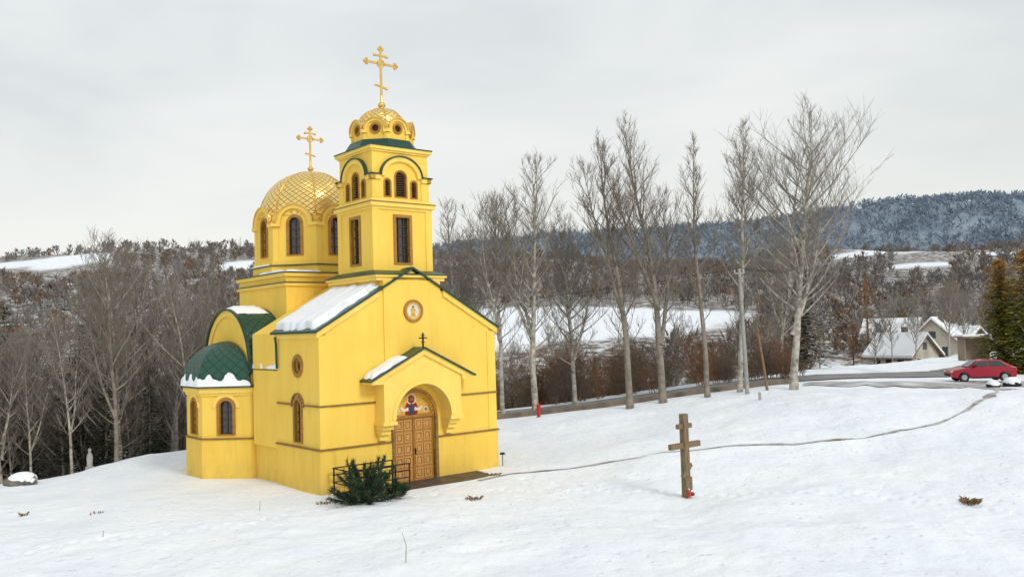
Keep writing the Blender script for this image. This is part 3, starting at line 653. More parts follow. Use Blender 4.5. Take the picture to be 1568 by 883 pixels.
# ------------------------------------------------------------------ bare trees
def bare_tree(name,seed,Ht,spread,r0,n1=34,n2=7,n3=5,crown0=.28,up=.75,fork=0,mats=(BARK,TWIG),lean=(0,0),linkit=True,thin=1.0,wob=.5):
    rr=random.Random(seed);V=[];F=[];MI=[]
    def tube(pts,r,sides,mi):
        n0=len(V);v,f=tubevf(pts,r,sides,False);V.extend(v);F.extend([tuple(a+n0 for a in q) for q in f]);MI.extend([mi]*len(f))
    def path(p,d,L,n,trop,w):
        pts=[p.copy()];d=d.normalized()
        for i in range(n):
            d=(d+Vector((rr.uniform(-w,w),rr.uniform(-w,w),rr.uniform(-w,w)*.5))+Vector((0,0,trop))).normalized();p=p+d*(L/n);pts.append(p.copy())
        return pts
    stems=[(Vector((0,0,-.3)),Vector((lean[0],lean[1],1)),Ht+.3,r0)]
    for fk in range(fork):
        a=rr.uniform(0,6.28);stems.append((Vector((lean[0]*Ht*.2,lean[1]*Ht*.2,Ht*rr.uniform(.2,.38))),Vector((math.cos(a)*.38,math.sin(a)*.38,1)),Ht*rr.uniform(.5,.62),r0*.6))
    for si,(p,d,L,r) in enumerate(stems):
        T=path(p,d,L,14,.05,.055*wob*2);n=len(T)
        tube(T,[max(.012,r*(1-i/(n-1))**.85*(1.25 if i==0 and si==0 else 1)) for i in range(n)],7,0)
        m=int(n1*(1 if si==0 else .55))
        for b_ in range(m):
            t=crown0+(1-crown0)*((b_+rr.random())/m)**.9
            if si>0: t=.2+.8*(b_+rr.random())/m
            t=min(t,.985);q=t*(n-1);i=int(q);f=q-i;p1=T[i]*(1-f)+T[min(i+1,n-1)]*f;rl=r*(1-t)**.85
            a=b_*2.4+rr.uniform(-.5,.5);x_=(t-crown0*.6)/(1-crown0*.6);prof=(math.sin(math.pi*min(1,max(0,x_)**.8))*.85+.28*(1-t)+.12)
            L1=spread*prof*rr.uniform(.4,1.3)+.3;el=(.45+.45*rr.random())*up+t*.45
            d1=Vector((math.cos(a)*math.cos(el),math.sin(a)*math.cos(el),math.sin(el)))
            P1=path(p1,d1,L1*1.15,6,.12*up,.24*wob);r1=min(rl*.6+.012,.017*L1+.012)
            tube(P1,[max(.010*thin,r1*(1-j/6.4)) for j in range(7)],4,1 if r1<.05 else 0)
            for c_ in range(int(n2*(.5+L1/spread))):
                s=rr.uniform(.15,1.)*6;i2=min(int(s),5);p2=P1[i2]*(1-(s-i2))+P1[i2+1]*(s-i2)
                a2=rr.uniform(0,6.28);d2=(P1[i2+1]-P1[i2]).normalized()+Vector((math.cos(a2),math.sin(a2),rr.uniform(-.1,1.1)))*.75
                L2=L1*rr.uniform(.25,.52)*(1.15-s/8.5)+.15;P2=path(p2,d2,L2,3,.12,.18);tube(P2,[.014*thin,.012*thin,.010*thin,.006*thin],3,1)
                for e_ in range(n3):
                    i3=rr.choice((1,2,3));a3=rr.uniform(0,6.28);d3=(P2[i3]-P2[i3-1]).normalized()+Vector((math.cos(a3),math.sin(a3),rr.uniform(-.1,.9)))*.75
                    L3=L2*rr.uniform(.35,.7)+.18;P3=path(P2[i3],d3,L3,2,.06,.15);tube(P3,[.009*thin,.0075*thin,.0045*thin],3,1)
    return mk(name,V,F,list(mats),None,MI,smooth=True,linkit=linkit)
def put(o,x,y,rz=0,sc=1,dz=0):
    o.location=(x,y,hz(x,y)+dz);o.rotation_euler=(0,0,rz);o.scale=(sc,)*3;return o
put(bare_tree('bare_tree',11,18.0,2.6,.25,42,6,4,.22,.85,1,(BARK,TWIG)),7.6,58)
put(bare_tree('bare_tree',12,19.3,3.0,.27,46,6,4,.24,.85,2,(BARK,TWIGG)),9.9,58.5)
put(bare_tree('bare_tree',13,17.3,1.6,.20,34,5,4,.30,.9,0,(BARK,TWIG)),12.9,58.5)
put(bare_tree('bare_tree',14,17.9,2.3,.20,38,6,4,.28,.85,1,(BARKL,TWIGG)),15.2,59)
put(bare_tree('bare_birch',15,18.0,4.7,.28,42,8,4,.26,.62,2,(BARKL,TWIGG),lean=(.02,0)),18.6,58.2)
put(bare_tree('bare_tree',16,17.7,3.4,.24,44,6,4,.24,.75,2,(BARKL,TWIGG)),1.4,60.5,0,1)
t5=put(bare_tree('bare_tree',17,15.0,2.6,.18,36,6,4,.24,.75,1,(BARKL,TWIGG)),-.9,61,1)
put(bare_tree('bare_tree',18,15.5,2.3,.18,34,6,4,.28,.75,0,(BARKL,TWIGG)),-4.2,64,2)
tL=put(bare_tree('bare_tree',21,16.5,3.2,.22,46,7,4,.22,.72,2,(BARKL,TWIGG)),-25,55,0,1)
def dup(o,name,x,y,rz,sc): n=bpy.data.objects.new(name,o.data);link(n);return put(n,x,y,rz,sc)
for x,y,rz,sc in ((-27.5,58,2,.9),(-32,57,1,.80),(-22.8,58,4,.92),(-36,60,3,.78),(-29.5,50,5,.66),(-20.5,62,2.5,.80),(-3,66,1.2,.9),(4.4,64,3.3,.84),(24,78,2.2,.8)): dup(R.choice((tL,t5)),'bare_tree',x,y,rz,sc)
def col(name,objs):
    c=bpy.data.collections.new(name)
    for o in objs: c.objects.link(o)
    return c
P_tree=[bare_tree('forest_tree_a',31,12,2.4,.14,24,4,3,.2,.7,1,(BARK,TWIG),linkit=False,thin=1.3),bare_tree('forest_tree_b',32,11,2.6,.12,22,4,3,.22,.65,0,(BARKL,TWIGG),linkit=False,thin=1.3),bare_tree('forest_tree_c',33,13,2.0,.13,24,4,3,.26,.8,1,(BARKL,TWIGG),linkit=False,thin=1.3)]
def shrub(name,seed,Hs,mt):
    rr=random.Random(seed);V=[];F=[]
    def tube(p,r):
        n0=len(V);v,f=tubevf(p,r,3,False);V.extend(v);F.extend([tuple(a+n0 for a in q) for q in f])
    for s in range(9):
        a=rr.uniform(0,6.28);d=Vector((math.cos(a)*.45,math.sin(a)*.45,1)).normalized();p=Vector((rr.uniform(-.4,.4),rr.uniform(-.4,.4),-.1));pts=[p]
        for i in range(5): d=(d+Vector((rr.uniform(-.2,.2),rr.uniform(-.2,.2),.02))).normalized();p=p+d*Hs/5*rr.uniform(.7,1.1);pts.append(p)
        tube(pts,[.03,.026,.022,.018,.014,.008])
        for j in range(14):
            i=rr.randrange(1,6);a=rr.uniform(0,6.28);d2=Vector((math.cos(a),math.sin(a),rr.uniform(.1,1.2))).normalized();L=Hs*rr.uniform(.12,.32);q=[pts[i],pts[i]+d2*L*.5,pts[i]+d2*L+Vector((0,0,.15*L))];tube(q,[.013,.011,.007])
            for e in range(3):
                a=rr.uniform(0,6.28);tube([q[1]+(q[2]-q[1])*rr.random(),q[1]+Vector((math.cos(a),math.sin(a),rr.uniform(.2,1)))*L*.6],[.009,.005])
    return mk(name,V,F,mt,linkit=False)
P_shrub=[shrub('shrub_a',41,3.0,SHR),shrub('shrub_b',42,2.6,SHR2),shrub('shrub_c',43,3.4,SHR2)]
P_dry=[shrub('dry_shrub',44,3.6,SHR3)]
def blades(name,seed,Hs,w,n,mt):
    rr=random.Random(seed);V=[];F=[]
    V+=[(-.12,0,0),(.12,0,0),(0,0,Hs*.9)];F.append((0,1,2));V+=[(0,-.12,0),(0,.12,0),(0,0,Hs*.9)];F.append((3,4,5))
    for i in range(n):
        z=Hs*rr.uniform(.15,.75);a=rr.uniform(0,6.28);L=Hs*rr.uniform(.12,.28);rd=w*rr.random()*math.sin(math.pi*min(1,z/Hs*.9+.15));x,y=rd*math.cos(a)*.5,rd*math.sin(a)*.5
        b_=rr.uniform(.08,.25)*w*.5;a2=rr.uniform(0,3.14);e=len(V);tx,ty=x*1.7+rr.uniform(-.7,.7),y*1.7+rr.uniform(-.7,.7)
        V+=[(x-b_*math.cos(a2),y-b_*math.sin(a2),z),(x+b_*math.cos(a2),y+b_*math.sin(a2),z),(tx,ty,z+L)];F.append((e,e+1,e+2))
    return mk(name,V,F,mt,linkit=False)
P_far=[blades('far_tree_a',51,8,4.0,46,FAR1_HAZE),blades('far_tree_b',52,7.5,4.6,46,FAR1C),blades('far_tree_c',53,8.5,3.8,46,FAR1_HAZE),blades('far_tree_d',57,7,4.4,46,FAR1D)]
P_mt=[blades('mountain_tree',54,20,16,24,FAR2_HAZE),blades('mountain_tree_b',55,17,18,24,FAR2_HAZE),blades('mountain_tree_c',56,19,12,24,FAR2B_HAZE)]
def conifer(name,seed,Hc,Rc,mt,lv=34,kb=12,linkit=True,dens=5,tipmat=None,pw=.85,bs=1.,z0=.06):
    rr=random.Random(seed);V=[];F=[];MI=[]
    v,f=tubevf([(0,0,-.3),(0,0,Hc*.5),(0,0,Hc*.97)],[Hc*.014,Hc*.009,.01],6,False);V.extend(v);F.extend(f);MI.extend([0]*len(f))
    for l in range(lv):
        t=l/lv;z=Hc*(z0+(1-z0)*t);r=Rc*(1-t)**pw*rr.uniform(.82,1.12)+.08
        for b_ in range(max(5,int(kb*(1-t*.5)))):
            a=rr.uniform(0,6.28);rl=r*rr.uniform(.7,1.1);dr=-.25+.5*t
            for s in range(dens):
                q=(s+rr.random())/dens;x=math.cos(a)*rl*q;y=math.sin(a)*rl*q;zz=z+dr*rl*q*q+rr.uniform(-.1,.1)
                L=(.14+.11*(1-q))*rl*bs+.12;w_=L*.55;a2=a+rr.uniform(-1.1,1.1)
                e=len(V);V+=[(x-w_*math.sin(a2)*.5,y+w_*math.cos(a2)*.5,zz+rr.uniform(-.06,.06)),(x+w_*math.sin(a2)*.5,y-w_*math.cos(a2)*.5,zz+rr.uniform(-.06,.06)),(x+L*math.cos(a2),y+L*math.sin(a2),zz+rr.uniform(-.3,.25)*L)]
                F.append((e,e+1,e+2));MI.append(2 if (tipmat and (t>.55 and rr.random()<(t-.4)*1.8)) else 1)
    return mk(name,V,F,[BARK,mt]+([tipmat] if tipmat else []),None,MI,linkit=linkit)
P_con=[conifer('forest_spruce_a',61,12,2.4,CON,30,11,False,4)]
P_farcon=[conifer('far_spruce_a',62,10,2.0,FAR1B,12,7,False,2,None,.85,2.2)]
def scatter(name,pts,rz,sc,idx,coll):
    n=len(pts);me=bpy.data.meshes.new(name);me.vertices.add(n);me.vertices.foreach_set('co',np.asarray(pts,dtype=np.float32).ravel())
    for nm,ar,ty in (('rz',rz,'FLOAT'),('sc',sc,'FLOAT'),('idx',idx,'INT')):
        at_=me.attributes.new(nm,ty,'POINT');at_.data.foreach_set('value',np.asarray(ar,dtype=np.int32 if ty=='INT' else np.float32))
    o=bpy.data.objects.new(name,me);link(o)
    ng=bpy.data.node_groups.new(name,'GeometryNodeTree');ng.interface.new_socket('Geometry',in_out='INPUT',socket_type='NodeSocketGeometry');ng.interface.new_socket('Geometry',in_out='OUTPUT',socket_type='NodeSocketGeometry')
    N=ng.nodes;gi=N.new('NodeGroupInput');go=N.new('NodeGroupOutput');ip=N.new('GeometryNodeInstanceOnPoints');ci=N.new('GeometryNodeCollectionInfo')
    ci.inputs[0].default_value=coll;ci.inputs[1].default_value=True;ci.inputs[2].default_value=True
    def na(nm,ty):
        x=N.new('GeometryNodeInputNamedAttribute');x.data_type=ty;x.inputs[0].default_value=nm;return x.outputs[0]
    cx=N.new('ShaderNodeCombineXYZ');L=ng.links
    L.new(gi.outputs[0],ip.inputs['Points']);L.new(ci.outputs[0],ip.inputs['Instance']);ip.inputs['Pick Instance'].default_value=True
    L.new(na('idx','INT'),ip.inputs['Instance Index']);L.new(na('rz','FLOAT'),cx.inputs[2]);L.new(cx.outputs[0],ip.inputs['Rotation']);L.new(na('sc','FLOAT'),ip.inputs['Scale']);L.new(ip.outputs[0],go.inputs[0])
    md=o.modifiers.new('scatter','NODES');md.node_group=ng;return o
def region(n,y0,y1,b0,b1,cond,pw=1):
    out=[]
    while len(out)<n:
        y=(y0**pw+(y1**pw-y0**pw)*rng.random(4000))**(1/pw);t=rng.uniform(b0,b1,4000);x=y*t;ok=cond(x,y)
        out+=list(zip(x[ok],y[ok]))
    P=np.array(out[:n]);return P[:,0],P[:,1]
def sc_(name,n,y0,y1,b0,b1,cond,protos,s0,s1,pw=1,dz=0):
    x,y=region(n,y0,y1,b0,b1,cond,pw);z=H(x,y)+dz;N=len(x)
    return scatter(name,np.stack([x,y,z],1),rng.uniform(0,6.28,N),rng.uniform(s0,s1,N),rng.integers(0,len(protos),N),col(name+'_prototypes',protos))
w_=lambda x,y:(woods(x,y)>.55)
def clear(x,y):
    ok=np.ones(len(x),bool)
    for q in (1.04,1.09,1.15): ok&=~((fields(x*q,y*q)>.5)&(y>120))
    return ok
house_clear=lambda x,y:(np.hypot(x-y*.47,(y-112)*.8)>14)
sc_('riverside_forest',290,50,140,-.80,.80,lambda x,y:w_(x,y)&clear(x,y)&house_clear(x,y)&~((x>-12)&(y<76)),P_tree,.5,.95)
sc_('left_forest',120,48,95,-.70,-.25,lambda x,y:w_(x,y),P_tree,.65,1.05)
sc_('thicket',290,60,125,-.42,.70,lambda x,y:w_(x,y)&(y>yc(x)+3)&house_clear(x,y),P_shrub,.7,1.6)
sc_('roadside_shrubs',50,65.8,71,-.12,.34,lambda x,y:x<25,P_shrub,.5,1.15)
sc_('dry_leaf_shrubs',22,70,95,-.06,.12,w_,P_dry,.8,1.7)
sc_('spruce_stand',46,52,115,-.75,.75,lambda x,y:w_(x,y)&((x<-20)|(y>85))&house_clear(x,y),P_con,.4,.85)
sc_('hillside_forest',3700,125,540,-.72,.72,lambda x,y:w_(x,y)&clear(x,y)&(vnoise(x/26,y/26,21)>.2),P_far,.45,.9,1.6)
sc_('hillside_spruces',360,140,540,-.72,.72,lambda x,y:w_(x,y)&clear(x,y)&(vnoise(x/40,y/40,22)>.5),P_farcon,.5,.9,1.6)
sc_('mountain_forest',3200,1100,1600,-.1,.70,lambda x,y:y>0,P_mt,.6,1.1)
def vis(b,Y): return b*Y
put(conifer('thuja_tree',71,9.4,2.3,CONY,46,32,True,8,CONO,.5,.8,.02),vis(.563,72),72)
put(conifer('thuja_tree',72,10.0,2.6,CONY,46,32,True,8,CONO,.5,.8,.02),vis(.594,70),70)
put(conifer('larch_tree',73,16.0,1.8,LAR,50,14,True,5,None,.9,.9),vis(.408,118),118)
put(conifer('larch_tree',74,8,1.6,LAR,34,12,True,5,None,.7,.9),vis(-.02,92),92)
put(conifer('larch_tree',75,8.5,1.6,LAR,34,12,True,5,None,.7,.9),vis(.055,100),100)
put(conifer('larch_tree',80,10,2.2,LAR,34,12,True,5,None,.7,.9),vis(.39,110),110)
put(conifer('spruce_tree',76,14,2.6,CON,44,14,True,5),vis(.335,82),82)
sp1=put(conifer('spruce_tree',77,12,2.5,CON,44,14,True,5),vis(-.50,55),55,0,1)
sp2=put(conifer('spruce_tree',78,13.5,2.8,CON,44,14,True,5),vis(-.585,54),54)
put(conifer('spruce_tree',79,13.5,2.5,CON,44,14,True,5),vis(-.44,62),62)
for b_,y,s in ((-.56,60,.95),(-.605,62,1.1),(-.47,52,.6),(-.405,60,.75),(-.53,68,1.1),(-.42,52,.5)): dup(R.choice((sp1,sp2)),'spruce_tree',b_*y,y,R.random()*6,s)
# ------------------------------------------------------------------ dwarf pine, tufts
def pine_bush(name,x,y,Hs,seed,ns=50,nn=210):
    rr=random.Random(seed);V=[];F=[];MI=[]
    for s in range(ns):
        a=rr.uniform(0,6.28);el=rr.uniform(.05,1.5);d=Vector((math.cos(a)*math.cos(el),math.sin(a)*math.cos(el),math.sin(el)));L=Hs*rr.uniform(.6,1.0)*(.85+.2*math.sin(el))
        p=Vector((0,0,0));pts=[p]
        for i in range(6): d=(d+Vector((rr.uniform(-.1,.1),rr.uniform(-.1,.1),.05))).normalized();p=p+d*L/6;pts.append(p)
        n0=len(V);v,f=tubevf(pts,[.03,.027,.022,.018,.014,.011,.007],5,False);V.extend(v);F.extend([tuple(q+n0 for q in g_) for g_ in f]);MI.extend([0]*len(f))
        for n in range(nn):
            t=rr.uniform(.2,1)**.8*6;t=min(t,5.99);i=min(int(t),5);c_=pts[i]*(1-(t-i))+pts[i+1]*(t-i);ax=(pts[i+1]-pts[i]).normalized()
            q=(ax*.9+Vector((rr.uniform(-1,1),rr.uniform(-1,1),rr.uniform(-1,1)))*.9).normalized()*rr.uniform(.13,.24);si=q.cross(Vector((rr.random(),rr.random(),rr.random()))).normalized()*.016
            e=len(V);V+=[c_-si,c_+si,c_+q];F.append((e,e+1,e+2));MI.append(1)
    return put(mk(name,V,F,[BARK,PIN],None,MI),x,y,dz=-.02)
pine_bush('dwarf_pine',-5.5,31.4,1.7,81);pine_bush('dwarf_pine',-4.45,31.9,.75,82,22,120)
def tuft(x,y,h,seed,n=60,name='dry_grass_tuft',spread=.22):
    rr=random.Random(seed);V=[];F=[]
    for i in range(n):
        a=rr.uniform(0,6.28);r=spread*rr.random();bx,by=r*math.cos(a),r*math.sin(a);a+=rr.uniform(-.8,.8);L=h*rr.uniform(.4,1.1);ln=rr.uniform(.3,1.2)
        e=len(V);w=.006;V+=[(bx-w,by,-.03),(bx+w,by,-.03),(bx+math.cos(a)*L*.3*ln,by+math.sin(a)*L*.3*ln+w,L*.5),(bx+math.cos(a)*L*.9*ln,by+math.sin(a)*L*.9*ln,L*.6)];F+=[(e,e+1,e+2),(e,e+2,e+3)]
    put(mk(name,V,F,STR),x,y)
tuft(-1.62,31.6,.17,1,90,spread=.28);tuft(-18.3,32.4,.2,2,30,spread=.12);tuft(-15.4,31.9,.14,3,20);tuft(-7.0,31.4,.15,4,40);tuft(14.6,28.4,.28,5,110,spread=.25);tuft(-1.0,36.6,.16,9,60)
mk('dry_weed_stalk',*tubevf([(-3.02,23.2,hz(-3,23.2)-.05),(-3.0,23.2,hz(-3,23.2)+.45),(-3.1,23.2,hz(-3,23.2)+.78)],[.012,.009,.005],5),STR)
for x,y,h in ((-9.1,30.8,.35),(-13.1,27.6,.2)): mk('dry_weed_stalk',*tubevf([(x,y,hz(x,y)-.05),(x+.02,y,hz(x,y)+h)],[.012,.006],5),STR)
# ------------------------------------------------------------------ wooden cross
WC=empty('wooden_cross',(6.03,31.4,hz(6.03,31.4)),.6946);kc=Bk()
def bev(o,w=.012):
    md=o.modifiers.new('bev','BEVEL');md.width=w;md.segments=2
kc.add('post',OLDW,*boxvf(-.13,.13,-.11,.11,-.3,2.96))
kc.add('main_crossbar',OLDW,*boxvf(-.82,.82,-.075,.075,1.74,1.94));kc.add('top_crossbar',OLDW,*boxvf(-.38,.38,-.07,.07,2.44,2.61))
V,F=boxvf(-.32,.32,-.07,.07,-.075,.075);a=.75;kc.add('slanted_footrest',OLDW,[(x*math.cos(a)-z*math.sin(a),y-.05,.94+x*math.sin(a)+z*math.cos(a)) for x,y,z in V],F)
kc.add('shrine_board',OLDW,*boxvf(-.20,.16,-.16,-.12,.25,.72));kc.add('red_lantern',mat('lantern_red',(.5,.05,.03),.3),*tubevf([(-.14,-.22,.05),(-.14,-.22,.2),(-.14,-.22,.3)],[.07,.075,.04],10))
kc.add('lantern_lid',GRYM,*tubevf([(-.14,-.22,.3),(-.14,-.22,.36)],[.06,.02],10));kc.add('wreath',mat('wreath_mix',(.25,.09,.07),.8,0,20,.3),*sphvf((.08,-.2,.12),.09,10,6,.8))
kc.flush(WC)
for o in WC.children:
    if o.name.startswith(('post','main','top','slant')): bev(o)
def pole(name,x,y,h,r,mt,lean=0,arm=True):
    z=hz(x,y);e=empty(name,(x,y,z));b_=Bk();b_.add('shaft',mt,*tubevf([(0,0,-.4),(lean*.5,0,h*.5),(lean,0,h)],[r,r*.85,r*.65],10))
    if arm:
        b_.add('crossarm',GRYM,*boxvf(lean-.35,lean+.35,-.05,.05,h-.35,h-.27))
        for q in (-.3,0,.3): b_.add('insulator',LAMP,*tubevf([(lean+q,0,h-.25),(lean+q,0,h-.08)],.04,8))
    b_.flush(e)
PC=mat('pole_concrete',(.38,.37,.35),.9);pole('utility_pole',15.35,57.6,8.3,.15,PC,-.2);pole('timber_pole',17.0,58.6,4.2,.10,mat('pole_timber',(.28,.17,.09),.9),-.55,False)
V=[];F=[]
for (ax,ay,az),(bx,by,bz) in ((((15.2,57.6,9.8)),((60,76,12))),(((15.2,57.6,9.8)),((-30,70,9.5))),(((15.4,57.6,9.7)),((60,76.5,11.6)))):
    P=[(ax+(bx-ax)*t,ay+(by-ay)*t,az+(bz-az)*t-1.6*4*t*(1-t)) for t in np.linspace(0,1,24)];v,f=tubevf(P,.014,4,False);F+=[tuple(q+len(V) for q in g_) for g_ in f];V+=v
mk('power_lines',V,F,METAL)
HY=empty('fire_hydrant',(1.5,57,hz(1.5,57)));b_=Bk();HR=mat('hydrant_red',(.55,.03,.03),.5)
b_.add('body',HR,*tubevf([(0,0,-.1),(0,0,.1),(0,0,.11),(0,0,.75),(0,0,.76),(0,0,.84),(0,0,.95)],[.16,.16,.11,.11,.15,.15,.05],12));b_.add('side_outlets',HR,*tubevf([(-.22,0,.6),(.22,0,.6)],.06,10));b_.add('cap',HR,*tubevf([(0,0,.93),(0,0,1.05)],.04,8));b_.flush(HY)
mp_=empty('marker_post',(15.2,54.2,hz(15.2,54.2)));b_=Bk();b_.add('post',PC,*boxvf(-.07,.07,-.05,.05,-.2,.5));b_.add('cap',SNOW,*sphvf((0,0,.52),.09,8,5,.5));b_.flush(mp_)
gl=empty('garden_light',(-.65,38.9,hz(-.65,38.9)));b_=Bk();b_.add('stake',METAL,*tubevf([(0,0,-.1),(0,0,.5)],.02,6));b_.add('lamp_head',METAL,*tubevf([(0,0,.5),(0,0,.56),(0,0,.6)],[.12,.13,.03],10));b_.flush(gl)
for x,y,s in ((-23.9,42.2,.7),(-23.2,41.7,.3)):
    V,F=sphvf((0,0,0),1,14,8,.6);V=[(a*s*(1+.25*math.sin(b_*5+a*3)),b_*s,c_*s) for a,b_,c_ in V];e=empty('snow_capped_rock',(x,y,hz(x,y)+.1));mk('rock',V,F,ROCK,e,smooth=True);V2,F2=sphvf((0,0,.14*s),.93,14,8,.55);mk('snow_cap',[(a*s,b_*s,c_*s+.1*s) for a,b_,c_ in V2],F2,SNOW,e,smooth=True)
st=empty('garden_statue',(-22.6,46.2,hz(-22.6,46.2)));mk('figure',*tubevf([(0,0,-.3),(0,0,.1),(0,0,.15),(0,0,.6),(0,0,.8),(0,0,.86),(0,0,1.0),(0,0,1.1)],[.22,.22,.13,.16,.11,.05,.09,.02],12),PC,st,smooth=True)
for x,y,s,sd in ((30.3,55.2,.42,1),(31.6,55.4,.55,2),(32.7,54.9,.4,3),(34.0,55.4,.55,4)):
    V,F=sphvf((0,0,0),1,12,7,.7);rr=random.Random(sd);V=[tuple(q*s*rr.uniform(.85,1.1) for q in v) for v in V];e=empty('snow_capped_rock',(x,y,hz(x,y)+.15));mk('rock',V,F,BLK,e);V,F=sphvf((0,0,.2*s),.95*s,12,7,.62);mk('snow_cap',V,F,SNOW,e,smooth=True)
# ------------------------------------------------------------------ car
CAR=empty('parked_car',(32.9,61.6,hz(32.9,61.6)+.04),math.radians(-8));b_=Bk()
CM=Matrix(((1,0,0,0),(0,1,0,0),(0,0,1,0),(0,0,0,1)))
low=[(-2.12,.35),(-2.16,.60),(-2.05,.82),(-1.2,.98),(-.85,1.02),(1.75,1.06),(2.08,.98),(2.14,.6),(2.08,.32)]
def whl(cx): return [(cx+.37*math.cos(t),.33+.37*math.sin(t)) for t in np.linspace(0,math.pi,12)]
prof=low+[(1.72,.28)]+whl(1.33)+[(.9,.25),(-.9,.25)]+whl(-1.33)+[(-1.75,.28)]
body=mk('body',*extvf(prof,-.86,.86,CM),CARR,CAR,recalc=True);bev(body,.06)
cab=[(-1.0,1.0,.80),(-.35,1.46,.64),(.2,1.54,.62),(1.2,1.50,.60),(1.95,1.03,.78)]
V=[(x,-w,z) for x,z,w in cab]+[(x,w,z) for x,z,w in cab];n=5
cb=mk('cabin',V,[tuple(range(5)),tuple(range(9,4,-1))]+[(i,(i+1)%5,5+(i+1)%5,5+i) for i in range(5)],CARR,CAR,recalc=True);bev(cb,.05)
for s in (-1,1):
    for pts in (((-.78,1.06),(-.28,1.40),(.28,1.46),(.28,1.06)),((.36,1.06),(.36,1.46),(1.1,1.43),(1.55,1.08))):
        V=[(x,s*(.80-(z-1.0)*.34+.02),z) for x,z in pts];V2=[(x,y-s*.05,z) for x,y,z in V];b_.add('side_windows',GLASS,V+V2,[(0,1,2,3),(7,6,5,4),(0,1,5,4),(1,2,6,5),(2,3,7,6),(3,0,4,7)])
    for cx in (-1.33,1.33):
        b_.add('tyres',BLK,*tubevf([(cx,s*.62,.33),(cx,s*.66,.33),(cx,s*.84,.33),(cx,s*.88,.33)],[.29,.33,.33,.28],20));b_.add('wheel_rims',GRYM,*tubevf([(cx,s*.87,.33),(cx,s*.89,.33)],[.21,.18],12))
    b_.add('headlamps',LAMP,*boxvf(-2.13,-1.85,min(s*.5,s*.84),max(s*.5,s*.84),.68,.80));b_.add('tail_lamps',HR,*boxvf(1.95,2.15,min(s*.6,s*.84),max(s*.6,s*.84),.75,.98))
    b_.add('mirrors',BLK,*boxvf(-.75,-.55,min(s*.86,s*1.02),max(s*.86,s*1.02),1.05,1.2));b_.add('sills',BLK,*boxvf(-.88,.88,min(s*.84,s*.87),max(s*.84,s*.87),.24,.36))
V=[(-.95,-.68,1.05),(-.95,.68,1.05),(-.38,.56,1.47),(-.38,-.56,1.47)];b_.add('windscreen',GLASS,V+[(x-.04,y,z+.03) for x,y,z in V],[(0,1,2,3),(7,6,5,4),(0,1,5,4),(1,2,6,5),(2,3,7,6),(3,0,4,7)])
b_.add('grille',BLK,*boxvf(-2.19,-2.1,-.5,.5,.42,.6));b_.flush(CAR)
# ------------------------------------------------------------------ houses
def house(x,y,rz,L,Wd,hw,hr,wm,name='snow_roofed_house'):
    e=empty(name,(x,y,hz(x,y)),rz);b_=Bk();Mh=frame((0,0,0),-math.pi/2)
    b_.add('walls',wm,*extvf([(-Wd/2,-1.5),(Wd/2,-1.5),(Wd/2,hw),(0,hw+hr),(-Wd/2,hw)],-L/2,L/2,Mh))
    for s in (-1,1):
        V,F=extvf([(s*(Wd/2+.5),hw-.45),(s*(Wd/2+.5),hw-.15),(0,hw+hr+.32),(0,hw+hr+.02)],-L/2-.5,L/2+.5,Mh);b_.add('roof_snow',SNOW,V,F)
        V,F=extvf([(s*(Wd/2+.5),hw-.65),(s*(Wd/2+.5),hw-.452),(0,hw+hr+.018),(0,hw+hr-.18)],-L/2-.52,L/2+.52,Mh);b_.add('roof_edge',HW2,V,F)
        for q in np.linspace(-L/2+1.5,L/2-1.5,3): b_.add('windows',GLASS,*boxvf(min(s*Wd/2,s*(Wd/2+.04)),max(s*Wd/2,s*(Wd/2+.04)),q-.45,q+.45,1.0,2.2))
    for q in (-Wd/4,Wd/4): b_.add('windows',GLASS,*boxvf(q-.45,q+.45,-L/2-.04,-L/2,1.0,2.2));b_.add('window_frames',WHT,*boxvf(q-.55,q+.55,-L/2-.03,-L/2-.001,.9,2.3))
    b_.add('attic_window',GLASS,*boxvf(-.4,.4,-L/2-.04,-L/2,hw+.5,hw+1.4));b_.add('door',HW2,*boxvf(-.45,.45,-L/2-.05,-L/2,0,2.1));b_.add('chimney',ROCK,*boxvf(.3,.9,-.3,.3,hw+hr-.8,hw+hr+1.0));b_.flush(e)
house(50.5,113,.5,6.5,5.5,2.8,2.4,HW);house(56.5,116,-.6,7,6,2.8,3.0,HW);house(62.5,122,.4,6,5,2.4,2.0,HW2);house(62,142,.9,8,6,2.6,2.6,HW);house(70,138,.2,6,5,2.4,2.2,HW2)
for b_,y,s in ((.435,104,.55),(.462,103,.5),(.50,108,.6),(.52,104,.5),(.415,108,.6)): dup(R.choice((tL,t5)),'bare_tree',b_*y,y,R.random()*6,s)
ks=empty('bus_shelter',(46.5,88,hz(46.5,88)));b_=Bk();b_.add('walls',HW2,*boxvf(-1.2,1.2,.7,.8,0,2.3));b_.add('side_walls',HW2,*boxvf(-1.25,-1.15,-.7,.7,0,2.3));b_.add('side_walls',HW2,*boxvf(1.15,1.25,-.7,.7,0,2.3));b_.add('roof',HW2,*boxvf(-1.5,1.5,-1,1,2.3,2.45));b_.add('roof_snow',SNOW,*boxvf(-1.45,1.45,-.95,.95,2.451,2.62));b_.flush(ks)
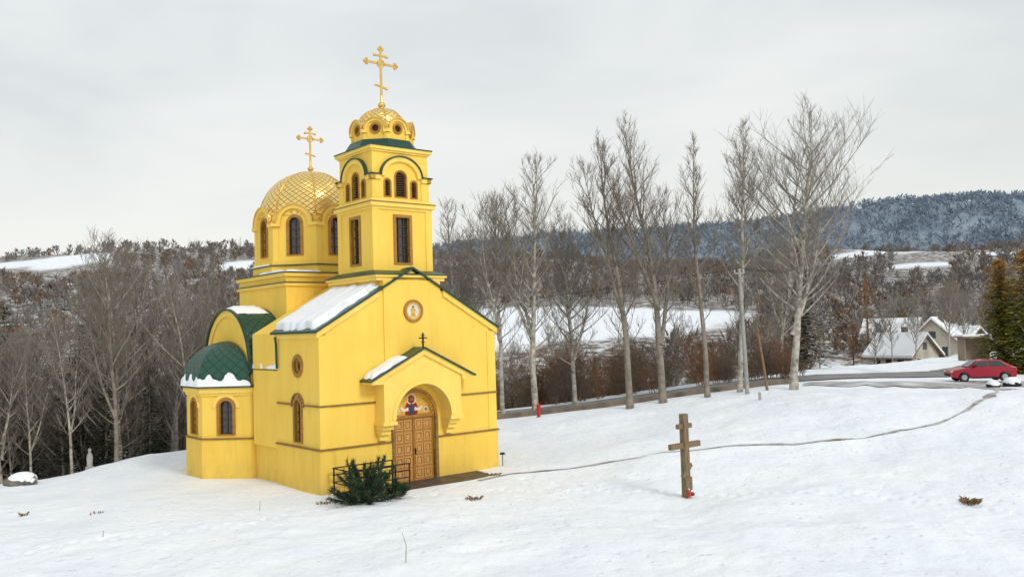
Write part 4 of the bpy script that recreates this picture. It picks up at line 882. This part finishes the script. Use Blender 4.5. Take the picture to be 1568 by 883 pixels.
# ------------------------------------------------------------------ sky, sun, camera
w=bpy.data.worlds.new('World');S.world=w;w.use_nodes=True;nt=w.node_tree;bg=nt.nodes['Background']
sun_el=math.radians(34)
sky=nt.nodes.new('ShaderNodeTexSky');sky.sky_type='NISHITA';sky.sun_disc=False;sky.sun_elevation=sun_el;sky.sun_rotation=math.radians(140);sky.dust_density=3
tc=nt.nodes.new('ShaderNodeTexCoord');mp=nt.nodes.new('ShaderNodeMapping');mp.inputs['Scale'].default_value=(1,1,3.6);mp.inputs['Rotation'].default_value=(.0,.10,0);nt.links.new(tc.outputs['Generated'],mp.inputs[0])
n=nt.nodes.new('ShaderNodeTexNoise');n.inputs['Scale'].default_value=2.1;n.inputs['Detail'].default_value=6;n.inputs['Roughness'].default_value=.5;n.inputs['Distortion'].default_value=.5;nt.links.new(mp.outputs[0],n.inputs['Vector'])
r=nt.nodes.new('ShaderNodeValToRGB');r.color_ramp.elements[0].position=.34;r.color_ramp.elements[0].color=(.67,.73,.745,1);r.color_ramp.elements[1].position=.62;r.color_ramp.elements[1].color=(.88,.90,.895,1);nt.links.new(n.outputs[0],r.inputs[0])
sp=nt.nodes.new('ShaderNodeSeparateXYZ');nt.links.new(tc.outputs['Generated'],sp.inputs[0])
hr_=nt.nodes.new('ShaderNodeMapRange');hr_.inputs[1].default_value=.36;hr_.inputs[2].default_value=.08;nt.links.new(sp.outputs[2],hr_.inputs[0])
mx=nt.nodes.new('ShaderNodeMix');mx.data_type='RGBA';mx.inputs[7].default_value=(.97,.955,.89,1);nt.links.new(r.outputs[0],mx.inputs[6])
ml=nt.nodes.new('ShaderNodeMath');ml.operation='MULTIPLY';ml.inputs[1].default_value=.65;nt.links.new(hr_.outputs[0],ml.inputs[0]);nt.links.new(ml.outputs[0],mx.inputs[0])
sc2=nt.nodes.new('ShaderNodeVectorMath');sc2.operation='SCALE';sc2.inputs['Scale'].default_value=9.6;nt.links.new(mx.outputs[2],sc2.inputs[0])
m2=nt.nodes.new('ShaderNodeMix');m2.data_type='RGBA';m2.inputs[0].default_value=.9;nt.links.new(sky.outputs[0],m2.inputs[6]);nt.links.new(sc2.outputs[0],m2.inputs[7])
nt.links.new(m2.outputs[2],bg.inputs[0]);bg.inputs[1].default_value=.107
sd=bpy.data.lights.new('sun','SUN');sd.energy=1.4;sd.angle=math.radians(12);sd.color=(1,.96,.9);so=bpy.data.objects.new('sun',sd);link(so)
dirv=Vector((math.sin(math.radians(140))*math.cos(sun_el),math.cos(math.radians(140))*math.cos(sun_el),math.sin(sun_el)))
so.rotation_euler=dirv.to_track_quat('Z','Y').to_euler();so.location=dirv*60
cd=bpy.data.cameras.new('camera');co=bpy.data.objects.new('camera',cd);link(co);S.camera=co
pitch,roll=.0492,-.0303
fw=Vector((0,math.cos(pitch),math.sin(pitch)));rt=Vector((1,0,0));up=rt.cross(fw)
r2=rt*math.cos(roll)+up*math.sin(roll);u2=-rt*math.sin(roll)+up*math.cos(roll)
co.matrix_world=Matrix(((r2.x,u2.x,-fw.x,0),(r2.y,u2.y,-fw.y,0),(r2.z,u2.z,-fw.z,6.054),(0,0,0,1)))
cd.sensor_width=36;cd.lens=1327.3/1568*36;cd.clip_end=6000;cd.clip_start=.1
S.view_settings.view_transform='Standard';S.view_settings.look='None';S.view_settings.exposure=0
